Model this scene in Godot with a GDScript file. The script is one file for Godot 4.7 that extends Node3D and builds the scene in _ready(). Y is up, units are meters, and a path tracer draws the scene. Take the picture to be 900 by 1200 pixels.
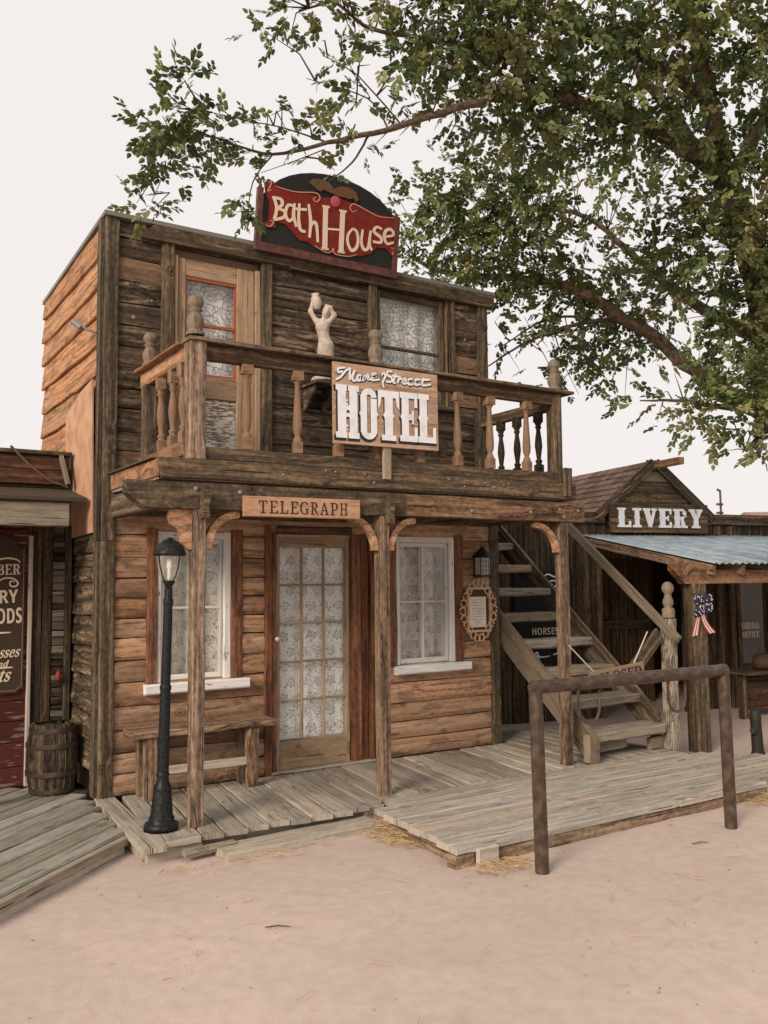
extends Node3D
const DK := 0.12          # boardwalk level above the sand
const PD := 1.18          # depth of the hotel porch
const GROUND_HALF := 450.0
var R := RandomNumberGenerator.new()
var used := {}
var W := {}
var XB := Basis()                                              # board along x, facing +z
var ZB := Basis(Vector3(0, 0, 1), Vector3(0, 1, 0), Vector3(-1, 0, 0))   # along z, facing -x
var VB := Basis(Vector3(0, 1, 0), Vector3(-1, 0, 0), Vector3(0, 0, 1))   # upright, facing +z
var VSB := Basis(Vector3(0, 1, 0), Vector3(0, 0, 1), Vector3(1, 0, 0))   # upright, facing x
var FB := Basis(Vector3(1, 0, 0), Vector3(0, 0, -1), Vector3(0, 1, 0))   # lying along x, facing up
var FZB := Basis(Vector3(0, 0, 1), Vector3(1, 0, 0), Vector3(0, 1, 0))   # lying along z, facing up

class MB:
	var v := PackedVector3Array()
	var n := PackedVector3Array()
	var t := PackedVector2Array()
	var c := PackedColorArray()
	var ix := PackedInt32Array()
	var col := Color.WHITE
	func q4(a: Vector3, b: Vector3, cc: Vector3, d: Vector3, na: Vector3, nb: Vector3, nc: Vector3, nd: Vector3, ua := Vector2.ZERO, ub := Vector2.ZERO, uc := Vector2.ZERO, ud := Vector2.ZERO) -> void:
		var k := v.size()
		v.append(a); v.append(b); v.append(cc); v.append(d)
		n.append(na); n.append(nb); n.append(nc); n.append(nd)
		t.append(ua); t.append(ub); t.append(uc); t.append(ud)
		for i in 4: c.append(col)
		if (cc - a).cross(b - d).dot(na + nc + nb + nd) >= 0.0:
			ix.append_array([k, k + 1, k + 2, k, k + 2, k + 3])
		else:
			ix.append_array([k, k + 2, k + 1, k, k + 3, k + 2])
	func quad(a: Vector3, b: Vector3, cc: Vector3, d: Vector3, hint: Vector3, ua := Vector2.ZERO, ub := Vector2.ZERO, uc := Vector2.ZERO, ud := Vector2.ZERO) -> void:
		var g := (cc - a).cross(b - d).normalized()
		if g.dot(hint) < 0.0: g = -g
		q4(a, b, cc, d, g, g, g, g, ua, ub, uc, ud)
	func tri(a: Vector3, b: Vector3, cc: Vector3, hint: Vector3, ua := Vector2.ZERO, ub := Vector2.ZERO, uc := Vector2.ZERO) -> void:
		var g := (cc - a).cross(b - a).normalized()
		var k := v.size()
		var flip := g.dot(hint) < 0.0
		if flip: g = -g
		v.append(a); v.append(b); v.append(cc)
		t.append(ua); t.append(ub); t.append(uc)
		for i in 3:
			n.append(g); c.append(col)
		ix.append_array([k, k + 2, k + 1] if flip else [k, k + 1, k + 2])
	func box(lo: Vector3, hi: Vector3, uvs := 1.0) -> void:
		for a in 3:
			var b := (a + 1) % 3
			var e := (a + 2) % 3
			for s in 2:
				var p := [Vector3(), Vector3(), Vector3(), Vector3()]
				var u := [Vector2(), Vector2(), Vector2(), Vector2()]
				for k in 4:
					var q := Vector3()
					q[a] = hi[a] if s else lo[a]
					q[b] = hi[b] if (k == 1 or k == 2) else lo[b]
					q[e] = hi[e] if k >= 2 else lo[e]
					p[k] = q
					u[k] = Vector2(q[b], q[e]) * uvs
				var h := Vector3()
				h[a] = 1.0 if s else -1.0
				quad(p[0], p[1], p[2], p[3], h, u[0], u[1], u[2], u[3])
	func lathe(prof: Array, seg: int, at := Transform3D(), uvs := 1.0) -> void:
		var m := prof.size()
		var nr := []
		for i in m:
			var p0: Vector2 = prof[maxi(i - 1, 0)]
			var p1: Vector2 = prof[mini(i + 1, m - 1)]
			var tv := (p1 - p0).normalized()
			nr.append(Vector2(tv.y, -tv.x))
		var s := 0.0
		for i in m - 1:
			var p0: Vector2 = prof[i]
			var p1: Vector2 = prof[i + 1]
			var s1 := s + p0.distance_to(p1)
			for k in seg:
				var a0 := TAU * k / seg
				var a1 := TAU * (k + 1) / seg
				var d0 := Vector3(cos(a0), 0, sin(a0))
				var d1 := Vector3(cos(a1), 0, sin(a1))
				var n0: Vector2 = nr[i]
				var n1: Vector2 = nr[i + 1]
				var y := Vector3.UP
				q4(at * (d0 * p0.x + y * p0.y), at * (d1 * p0.x + y * p0.y), at * (d1 * p1.x + y * p1.y), at * (d0 * p1.x + y * p1.y),
					at.basis * (d0 * n0.x + y * n0.y), at.basis * (d1 * n0.x + y * n0.y), at.basis * (d1 * n1.x + y * n1.y), at.basis * (d0 * n1.x + y * n1.y),
					Vector2(s, a0 * 0.1) * uvs, Vector2(s, a1 * 0.1) * uvs, Vector2(s1, a1 * 0.1) * uvs, Vector2(s1, a0 * 0.1) * uvs)
			s = s1
	func tube(pts: Array, rad: Array, seg: int, rough := 0.0, rn: RandomNumberGenerator = null) -> void:
		var m := pts.size()
		var up := Vector3(0.31, 0.52, 0.79)
		var rings := []
		var norms := []
		for i in m:
			var tv: Vector3 = (pts[mini(i + 1, m - 1)] - pts[maxi(i - 1, 0)]).normalized()
			up = (up - tv * up.dot(tv)).normalized()
			var side := tv.cross(up)
			var ring := []
			var nn := []
			for k in seg:
				var a := TAU * k / seg
				var d := up * cos(a) + side * sin(a)
				var rr: float = rad[i]
				if rough > 0.0: rr *= 1.0 + rn.randf_range(-rough, rough)
				ring.append(pts[i] + d * rr)
				nn.append(d)
			rings.append(ring)
			norms.append(nn)
		var s := 0.0
		for i in m - 1:
			var s1: float = s + pts[i].distance_to(pts[i + 1])
			for k in seg:
				var j := (k + 1) % seg
				var u0 := float(k) / seg * 0.4
				var u1 := float(k + 1) / seg * 0.4
				q4(rings[i][k], rings[i][j], rings[i + 1][j], rings[i + 1][k], norms[i][k], norms[i][j], norms[i + 1][j], norms[i + 1][k],
					Vector2(s, u0), Vector2(s, u1), Vector2(s1, u1), Vector2(s1, u0))
			s = s1
		for e in [0, m - 1]:
			var h: Vector3 = (pts[0] - pts[1]) if e == 0 else (pts[m - 1] - pts[m - 2])
			for k in seg:
				tri(pts[e], rings[e][k], rings[e][(k + 1) % seg], h)
	func prism(poly: PackedVector2Array, z0: float, z1: float, at := Transform3D(), uvs := 1.0) -> void:
		var ids := Geometry2D.triangulate_polygon(poly)
		var ar := 0.0
		for i in poly.size():
			var p := poly[i]
			var q := poly[(i + 1) % poly.size()]
			ar += p.x * q.y - q.x * p.y
		for k in range(0, ids.size(), 3):
			for z in [z1, z0]:
				var a := poly[ids[k]]
				var b := poly[ids[k + 1]]
				var d := poly[ids[k + 2]]
				tri(at * Vector3(a.x, a.y, z), at * Vector3(b.x, b.y, z), at * Vector3(d.x, d.y, z), at.basis * Vector3(0, 0, 1 if z == z1 else -1), a * uvs, b * uvs, d * uvs)
		for i in poly.size():
			var p := poly[i]
			var q := poly[(i + 1) % poly.size()]
			var e := q - p
			var h := Vector3(e.y, -e.x, 0) * (1.0 if ar > 0 else -1.0)
			quad(at * Vector3(p.x, p.y, z0), at * Vector3(q.x, q.y, z0), at * Vector3(q.x, q.y, z1), at * Vector3(p.x, p.y, z1), at.basis * h, p * uvs, q * uvs, q * uvs + Vector2(0, 0.03), p * uvs + Vector2(0, 0.03))
	func ribbon(pts: PackedVector2Array, w: Array, z0: float, z1: float) -> void:
		var m := pts.size()
		var l := []
		var r := []
		for i in m:
			var tv := (pts[mini(i + 1, m - 1)] - pts[maxi(i - 1, 0)]).normalized()
			var nv := Vector2(-tv.y, tv.x)
			var f := float(i) / (m - 1) * (w.size() - 1)
			var ww: float = lerpf(w[int(f)], w[mini(int(f) + 1, w.size() - 1)], f - int(f)) * 0.5
			l.append(pts[i] + nv * ww)
			r.append(pts[i] - nv * ww)
		for i in m - 1:
			var a: Vector2 = l[i]
			var b: Vector2 = l[i + 1]
			var d: Vector2 = r[i + 1]
			var e: Vector2 = r[i]
			quad(Vector3(a.x, a.y, z1), Vector3(b.x, b.y, z1), Vector3(d.x, d.y, z1), Vector3(e.x, e.y, z1), Vector3(0, 0, 1), a, b, d, e)
			quad(Vector3(a.x, a.y, z0), Vector3(b.x, b.y, z0), Vector3(b.x, b.y, z1), Vector3(a.x, a.y, z1), Vector3(a.x - e.x, a.y - e.y, 0), a, b, b, a)
			quad(Vector3(e.x, e.y, z0), Vector3(d.x, d.y, z0), Vector3(d.x, d.y, z1), Vector3(e.x, e.y, z1), Vector3(e.x - a.x, e.y - a.y, 0), e, d, d, e)
	func done() -> ArrayMesh:
		var arr := []
		arr.resize(Mesh.ARRAY_MAX)
		arr[Mesh.ARRAY_VERTEX] = v
		arr[Mesh.ARRAY_NORMAL] = n
		arr[Mesh.ARRAY_TEX_UV] = t
		arr[Mesh.ARRAY_COLOR] = c
		arr[Mesh.ARRAY_INDEX] = ix
		var m := ArrayMesh.new()
		m.add_surface_from_arrays(Mesh.PRIMITIVE_TRIANGLES, arr)
		return m

# ---------- naming and adding
func numbered(par: Node, called: String) -> String:
	var key := str(par.get_instance_id()) + called
	used[key] = used.get(key, -1) + 1
	return called if used[key] == 0 else "%s_%03d" % [called, used[key]]
func add(par: Node, called: String, m: Mesh, mat: Material, at := Transform3D()) -> MeshInstance3D:
	var o := MeshInstance3D.new()
	o.name = numbered(par, called)
	o.mesh = m
	o.material_override = mat
	o.transform = at
	par.add_child(o, true)
	return o
func tag(o: Node, label: String, category: String, group := "") -> void:
	o.set_meta("label", label)
	o.set_meta("category", category)
	if group: o.set_meta("group", group)
func thing(called: String, label: String, category: String, at := Vector3.ZERO, b := Basis(), group := "") -> Node3D:
	var o := Node3D.new()
	o.name = numbered(self, called)
	o.transform = Transform3D(b, at)
	add_child(o, true)
	tag(o, label, category, group)
	return o
func part(par: Node, called: String, at := Vector3.ZERO, b := Basis()) -> Node3D:
	var o := Node3D.new()
	o.name = numbered(par, called)
	o.transform = Transform3D(b, at)
	par.add_child(o, true)
	return o
func setting(called: String, label := "") -> Node3D:
	var o := Node3D.new()
	o.name = numbered(self, called)
	add_child(o, true)
	o.set_meta("kind", "structure")
	if label: o.set_meta("label", label)
	return o

# ---------- wood
func tone(c: Color, spread := 0.15) -> Color:
	var k := 1.0 - R.randf() * spread * 2.0
	var h := R.randf_range(-0.05, 0.05)
	return Color(clampf(c.r * k * (1 + h), 0, 1), clampf(c.g * k, 0, 1), clampf(c.b * k * (1 - h), 0, 1))
func plank_mesh(L: float, H: float, T: float, tint: Color, o := {}) -> ArrayMesh:
	var mb := MB.new()
	mb.col = tint
	var seg: int = o.get("seg", clampi(int(L / 0.4) + 1, 1, 7))
	var wob: float = o.get("wob", 0.004)
	var bulge: float = o.get("bulge", 0.0)
	var ch: float = minf(o.get("ch", 0.006), minf(H, T) * 0.3)
	var s0: float = o.get("cut0", 0.0)
	var s1: float = o.get("cut1", 0.0)
	var sag: float = o.get("sag", 0.0)
	var pr: Array[Vector2] = []
	if bulge > 0.0:
		for k in 6:
			var y := lerpf(-H / 2, H / 2, k / 5.0)
			pr.append(Vector2(y, T / 2 - bulge * pow(absf(2.0 * y / H), 2.4)))
	else:
		pr = [Vector2(-H / 2, T / 2 - ch), Vector2(-H / 2 + ch, T / 2), Vector2(H / 2 - ch, T / 2), Vector2(H / 2, T / 2 - ch)]
	var nfront := pr.size()
	pr.append(Vector2(H / 2, -T / 2))
	pr.append(Vector2(-H / 2, -T / 2))
	var cum := [0.0]
	for i in pr.size(): cum.append(cum[i] + pr[i].distance_to(pr[(i + 1) % pr.size()]))
	var uo := R.randf() * 4.0
	var vo := R.randf() * 4.0
	var P := []
	for s in seg + 1:
		var f := float(s) / seg
		if s > 0 and s < seg: f += R.randf_range(-0.2, 0.2) / seg
		var et := R.randf_range(-wob, wob)
		var eb := R.randf_range(-wob, wob)
		var ez := R.randf_range(-wob, wob) * 0.5
		var row := []
		for q in pr:
			var x := -L / 2 + L * f + lerpf(s0, s1, f) * q.x / H
			row.append(Vector3(x, q.x + (et if q.x > 0 else eb) - sag * sin(f * PI), q.y + ez))
		P.append(row)
	var nn: Array[Vector3] = []
	for i in pr.size():
		var e := pr[(i + 1) % pr.size()] - pr[i]
		nn.append(Vector3(0, -e.y, e.x).normalized() * (1.0))
	for i in pr.size():
		if nn[i].dot(Vector3(0, (pr[i].x + pr[(i + 1) % pr.size()].x) * 0.5, (pr[i].y + pr[(i + 1) % pr.size()].y) * 0.5)) < 0: nn[i] = -nn[i]
	for i in pr.size():
		var j := (i + 1) % pr.size()
		var n0 := nn[i]
		var n1 := nn[i]
		if bulge > 0.0 and i < nfront - 1:
			if i > 0: n0 = (nn[i] + nn[i - 1]).normalized()
			if i < nfront - 2: n1 = (nn[i] + nn[i + 1]).normalized()
		for s in seg:
			var a: Vector3 = P[s][i]
			var b: Vector3 = P[s][j]
			var c: Vector3 = P[s + 1][j]
			var d: Vector3 = P[s + 1][i]
			mb.q4(a, b, c, d, n0, n1, n1, n0, Vector2(a.x * 0.5 + uo, cum[i] + vo), Vector2(b.x * 0.5 + uo, cum[i + 1] + vo), Vector2(c.x * 0.5 + uo, cum[i + 1] + vo), Vector2(d.x * 0.5 + uo, cum[i] + vo))
	for e in [0, seg]:
		var h := Vector3(-1 if e == 0 else 1, 0, 0)
		for i in range(1, pr.size() - 1):
			mb.tri(P[e][0], P[e][i], P[e][i + 1], h, Vector2(uo + pr[0].y * 0.4, vo + pr[0].x), Vector2(uo + pr[i].y * 0.4, vo + pr[i].x), Vector2(uo + pr[i + 1].y * 0.4, vo + pr[i + 1].x))
	return mb.done()
func board(par: Node, called: String, c: Vector3, L: float, H: float, T: float, B: Basis, mat: Material, tint: Color, o := {}) -> MeshInstance3D:
	return add(par, called, plank_mesh(L, H, T, tint, o), mat, Transform3D(B, c))
# a board given by its box along an axis: x0..x1, y0..y1, z0..z1
func bx(par: Node, called: String, x0: float, x1: float, y0: float, y1: float, z0: float, z1: float, mat: Material, tint: Color, o := {}) -> MeshInstance3D:
	return board(par, called, Vector3((x0 + x1) / 2, (y0 + y1) / 2, (z0 + z1) / 2), x1 - x0, y1 - y0, z1 - z0, XB, mat, tint, o)
func up(par: Node, called: String, x0: float, x1: float, y0: float, y1: float, z0: float, z1: float, mat: Material, tint: Color, o := {}) -> MeshInstance3D:
	return board(par, called, Vector3((x0 + x1) / 2, (y0 + y1) / 2, (z0 + z1) / 2), y1 - y0, x1 - x0, z1 - z0, VB, mat, tint, o)
func dz(par: Node, called: String, x0: float, x1: float, y0: float, y1: float, z0: float, z1: float, mat: Material, tint: Color, o := {}) -> MeshInstance3D:
	return board(par, called, Vector3((x0 + x1) / 2, (y0 + y1) / 2, (z0 + z1) / 2), z1 - z0, y1 - y0, x1 - x0, ZB, mat, tint, o)
# a beam between two points, its height axis kept near `upv`
func span(par: Node, called: String, a: Vector3, b: Vector3, H: float, T: float, upv: Vector3, mat: Material, tint: Color, o := {}) -> MeshInstance3D:
	var x := (b - a).normalized()
	var z := x.cross(upv).normalized()
	return board(par, called, (a + b) / 2, a.distance_to(b), H, T, Basis(x, z.cross(x), z), mat, tint, o)
# wall sheet at z0..z1 with rectangular openings [x0, x1, y0, y1] that do not overlap in x
func wall_sheet(par: Node, called: String, x0: float, x1: float, y0: float, y1: float, z0: float, z1: float, ops: Array, mat: Material) -> void:
	var mb := MB.new()
	var x := x0
	for op in ops:
		if op[0] > x: mb.box(Vector3(x, y0, z0), Vector3(op[0], y1, z1))
		if op[2] > y0: mb.box(Vector3(op[0], y0, z0), Vector3(op[1], op[2], z1))
		if op[3] < y1: mb.box(Vector3(op[0], op[3], z0), Vector3(op[1], y1, z1))
		x = op[1]
	if x < x1: mb.box(Vector3(x, y0, z0), Vector3(x1, y1, z1))
	add(par, called, mb.done(), mat)

# ---------- textures
func noise_bytes(sd: int, freq: float, w: int, h: int, W2: int, H2: int, kind := FastNoiseLite.TYPE_SIMPLEX_SMOOTH, oct := 3) -> PackedByteArray:
	var n := FastNoiseLite.new()
	n.seed = sd
	n.noise_type = kind
	n.frequency = freq
	n.fractal_octaves = oct
	var im := n.get_seamless_image(w, h)
	im.convert(Image.FORMAT_L8)
	if w != W2 or h != H2: im.resize(W2, H2, Image.INTERPOLATE_CUBIC)
	return im.get_data()
func s8(x: float) -> int:
	x = clampf(x, 0.0, 1.0)
	return int((x * 12.92 if x <= 0.0031308 else 1.055 * pow(x, 1 / 2.4) - 0.055) * 255.0 + 0.5)
func tex(w: int, h: int, data: PackedByteArray, f := Image.FORMAT_RGB8) -> ImageTexture:
	return ImageTexture.create_from_image(Image.create_from_data(w, h, false, f, data))
# grain runs along u (2 m), across v (1 m)
func wood(sd: int, dark: Color, mid: Color, light: Color, stain: Color, knots: int, relief: float, rough := 0.85, strong := 1.0) -> StandardMaterial3D:
	var w := 1024
	var h := 512
	R.seed = sd
	var f1 := noise_bytes(sd, 0.16, 36, 512, w, h)
	var f2 := noise_bytes(sd + 1, 0.035, 20, 512, w, h)
	var f3 := noise_bytes(sd + 2, 0.03, 128, 256, w, h, FastNoiseLite.TYPE_SIMPLEX_SMOOTH, 4)
	var f4 := noise_bytes(sd + 3, 0.3, 200, 512, w, h)
	var f5 := noise_bytes(sd + 4, 0.075, 22, 512, w, h, FastNoiseLite.TYPE_SIMPLEX_SMOOTH, 2)
	var f6 := noise_bytes(sd + 5, 0.05, 512, 512, w, h, FastNoiseLite.TYPE_SIMPLEX_SMOOTH, 4)
	var disp := PackedFloat32Array()
	disp.resize(w * h)
	var km := PackedFloat32Array()
	km.resize(w * h)
	for k in knots:
		var kx := R.randi() % w
		var ky := R.randi() % h
		var rx := R.randf_range(10, 24)
		var ry := rx * R.randf_range(0.55, 0.8)
		for dy in range(-70, 71):
			for dx in range(-110, 111):
				var i := ((ky + dy + h) % h) * w + (kx + dx + w) % w
				var g := exp(-(dx * dx) / (rx * rx * 9.0) - (dy * dy) / (ry * ry * 6.0))
				disp[i] += g * signf(dy) * ry * 1.1
				var e := (dx * dx) / (rx * rx) + (dy * dy) / (ry * ry)
				if e < 4.0: km[i] = maxf(km[i], exp(-e * e * 0.5) * (0.6 + 0.4 * sin(sqrt(e) * 8.0)))
	var lut := PackedByteArray()
	lut.resize(256 * 6)
	for k in 256:
		var v := k / 255.0
		var c := dark.lerp(mid, v * 2.0) if v < 0.5 else mid.lerp(light, v * 2.0 - 1.0)
		var c2 := c.lerp(Color(stain.r * (0.4 + v), stain.g * (0.4 + v), stain.b * (0.4 + v)), 0.7)
		for e in 3:
			lut[k * 6 + e] = s8(c[e])
			lut[k * 6 + 3 + e] = s8(c2[e])
	var out := PackedByteArray()
	out.resize(w * h * 3)
	var hh := PackedByteArray()
	hh.resize(w * h)
	for y in h:
		for x in w:
			var i := y * w + x
			var j := ((y + int(disp[i]) + h) % h) * w + x
			var a := f1[j] * 0.0015 + f2[j] * 0.0026 + f4[j] * 0.0006 + f6[i] * 0.0016 - 0.28
			a = 0.5 + (a - 0.5) * strong
			var crack := f5[j]
			var hv := f1[j] * 0.5 + f4[j] * 0.25 + f2[j] * 0.15
			if crack < 46:
				a -= (46 - crack) * 0.030
				hv -= (46 - crack) * 4.0
			var k := km[i]
			if k > 0.02:
				a = lerpf(a, 0.06, k * 0.9)
				hv += k * 20.0
			var q := clampi(int(a * 255.0), 0, 255)
			var b := clampi((f3[i] - 138) * 4, 0, 255)
			var l0 := q * 6
			var o := i * 3
			out[o] = (lut[l0] * (255 - b) + lut[l0 + 3] * b) / 255
			out[o + 1] = (lut[l0 + 1] * (255 - b) + lut[l0 + 4] * b) / 255
			out[o + 2] = (lut[l0 + 2] * (255 - b) + lut[l0 + 5] * b) / 255
			hh[i] = clampi(int(hv), 0, 255)
	var m := StandardMaterial3D.new()
	m.albedo_texture = tex(w, h, out)
	m.roughness = rough
	m.metallic_specular = 0.3
	m.vertex_color_use_as_albedo = true
	m.heightmap_enabled = true
	m.heightmap_texture = tex(w, h, hh, Image.FORMAT_L8)
	m.heightmap_scale = relief
	return m
# chips of paint over a ground colour
func chipped(sd: int, paint: Color, under: Color, dark: Color, cover: float, size := 512, stretch := 3, fr := 0.05) -> StandardMaterial3D:
	var a := noise_bytes(sd, fr, size / stretch, size, size, size, FastNoiseLite.TYPE_SIMPLEX_SMOOTH, 5)
	var b := noise_bytes(sd + 1, 0.11, size / (stretch * 4), size, size, size)
	var f := noise_bytes(sd + 2, 0.012, size, size, size, size)
	var out := PackedByteArray()
	out.resize(size * size * 3)
	var hh := PackedByteArray()
	hh.resize(size * size)
	var lut := PackedByteArray()
	for k in 256:
		for c in [paint.lerp(dark, 0.35 * (1.0 - k / 255.0)), dark.lerp(under, k / 255.0)]:
			for e in 3: lut.append(s8(c[e]))
	for i in size * size:
		var on: bool = a[i] * 0.7 + f[i] * 0.3 > (1.0 - cover) * 255.0
		var l0 := b[i] * 6 + (0 if on else 3)
		out[i * 3] = lut[l0]
		out[i * 3 + 1] = lut[l0 + 1]
		out[i * 3 + 2] = lut[l0 + 2]
		hh[i] = clampi((150 if on else 60) + b[i] / 4, 0, 255)
	var m := StandardMaterial3D.new()
	m.albedo_texture = tex(size, size, out)
	m.heightmap_enabled = true
	m.heightmap_texture = tex(size, size, hh, Image.FORMAT_L8)
	m.heightmap_scale = 0.12
	m.roughness = 0.75
	m.metallic_specular = 0.35
	m.vertex_color_use_as_albedo = true
	return m
# blotchy mottled surface: rust, sand, bark, stucco
func mottled(sd: int, c0: Color, c1: Color, c2: Color, f: float, relief: float, rough: float, size := 512) -> StandardMaterial3D:
	var a := noise_bytes(sd, f, size, size, size, size, FastNoiseLite.TYPE_SIMPLEX_SMOOTH, 5)
	var b := noise_bytes(sd + 1, 0.22, size, size, size, size)
	var out := PackedByteArray()
	out.resize(size * size * 3)
	var hh := PackedByteArray()
	hh.resize(size * size)
	var lut := PackedByteArray()
	for k in 256:
		var v := k / 255.0
		var c := c0.lerp(c1, v * 2.0) if v < 0.5 else c1.lerp(c2, v * 2.0 - 1.0)
		for e in 3: lut.append(s8(c[e]))
	for i in size * size:
		var q := clampi((a[i] * 3 + b[i]) / 4, 0, 255)
		out[i * 3] = lut[q * 3]
		out[i * 3 + 1] = lut[q * 3 + 1]
		out[i * 3 + 2] = lut[q * 3 + 2]
		hh[i] = (a[i] + b[i] * 2) / 3
	var m := StandardMaterial3D.new()
	m.albedo_texture = tex(size, size, out)
	m.heightmap_enabled = true
	m.heightmap_texture = tex(size, size, hh, Image.FORMAT_L8)
	m.heightmap_scale = relief
	m.roughness = rough
	m.metallic_specular = 0.3
	m.vertex_color_use_as_albedo = true
	return m
func plain(c: Color, rough := 0.8, metal := 0.0) -> StandardMaterial3D:
	var m := StandardMaterial3D.new()
	m.albedo_color = c.linear_to_srgb()
	m.roughness = rough
	m.metallic = metal
	m.metallic_specular = 0.4
	return m
func lace(sd: int, f: float, band: int, c: Color) -> StandardMaterial3D:
	var s := 512
	var b := noise_bytes(sd + 1, f, s, s, s, s, FastNoiseLite.TYPE_SIMPLEX_SMOOTH, 1)
	var e := noise_bytes(sd + 2, f * 1.3, s, s, s, s, FastNoiseLite.TYPE_SIMPLEX_SMOOTH, 2)
	var g := noise_bytes(sd + 3, 0.008, s, s, s, s, FastNoiseLite.TYPE_SIMPLEX_SMOOTH, 2)
	var out := PackedByteArray()
	out.resize(s * s * 4)
	var cc := [s8(c.r), s8(c.g), s8(c.b)]
	for i in s * s:
		var x := i % s
		var y := i / s
		var cx := fmod(x + (64.0 if (y / 128) % 2 else 0.0), 128.0) - 64.0
		var cy := fmod(y, 128.0) - 64.0
		var rr := sqrt(cx * cx + cy * cy) / 64.0
		var th := atan2(cy, cx)
		var edge := 0.50 + 0.13 * cos(th * 5.0 + e[i] * 0.02)
		var hole := absf(rr - edge) < 0.09 or (rr < 0.2 and rr > 0.09) or (rr > edge + 0.16 and absi(b[i] - 128) < band) or (rr < edge - 0.1 and rr > 0.24 and absf(fmod(th * 5.0 / TAU + 5.0, 1.0) - 0.5) < 0.1)
		if g[i] < 90: hole = absi(b[i] - 128) < band
		if hole and (x % 9 < 2 or y % 9 < 2): hole = false
		var o := i * 4
		out[o] = cc[0]
		out[o + 1] = cc[1]
		out[o + 2] = cc[2]
		out[o + 3] = 0 if hole else 255
	var m := StandardMaterial3D.new()
	m.albedo_texture = tex(s, s, out, Image.FORMAT_RGBA8)
	m.transparency = BaseMaterial3D.TRANSPARENCY_ALPHA_SCISSOR
	m.alpha_scissor_threshold = 0.5
	m.cull_mode = BaseMaterial3D.CULL_DISABLED
	m.roughness = 0.95
	m.metallic_specular = 0.1
	return m
func text(par: Node, called: String, s: String, at: Transform3D, height: float, width: float, mat: Material, serif := true, bold := true, depth := 0.003, slant := 0.0) -> MeshInstance3D:
	var f := SystemFont.new()
	f.font_names = PackedStringArray(["Droid Serif" if serif else "Droid Sans"])
	f.font_weight = 700 if bold else 400
	var tm := TextMesh.new()
	tm.font = f
	tm.text = s
	tm.font_size = 64
	tm.pixel_size = 0.01
	tm.depth = 0.05
	tm.curve_step = 2.0
	var arr := tm.get_mesh_arrays()
	var vv: PackedVector3Array = arr[Mesh.ARRAY_VERTEX]
	var lo := Vector3(1e9, 1e9, 1e9)
	var hi := -lo
	for p in vv:
		lo = lo.min(p)
		hi = hi.max(p)
	for i in vv.size():
		var p := (vv[i] - lo) / (hi - lo)
		vv[i] = Vector3((p.x - 0.5) * width + (p.y - 0.5) * slant * height, (p.y - 0.5) * height, p.z * depth)
	arr[Mesh.ARRAY_VERTEX] = vv
	arr[Mesh.ARRAY_TANGENT] = null
	var m := ArrayMesh.new()
	m.add_surface_from_arrays(Mesh.PRIMITIVE_TRIANGLES, arr)
	return add(par, called, m, mat, at)
func curve(p: Array, steps := 6) -> PackedVector2Array:
	var out := PackedVector2Array()
	var n := p.size()
	for i in n - 1:
		var a := Vector2(p[maxi(i - 1, 0)][0], p[maxi(i - 1, 0)][1])
		var b := Vector2(p[i][0], p[i][1])
		var c := Vector2(p[i + 1][0], p[i + 1][1])
		var d := Vector2(p[mini(i + 2, n - 1)][0], p[mini(i + 2, n - 1)][1])
		for s in steps: out.append(b.cubic_interpolate(c, a, d, float(s) / steps))
	out.append(Vector2(p[n - 1][0], p[n - 1][1]))
	return out

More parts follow.
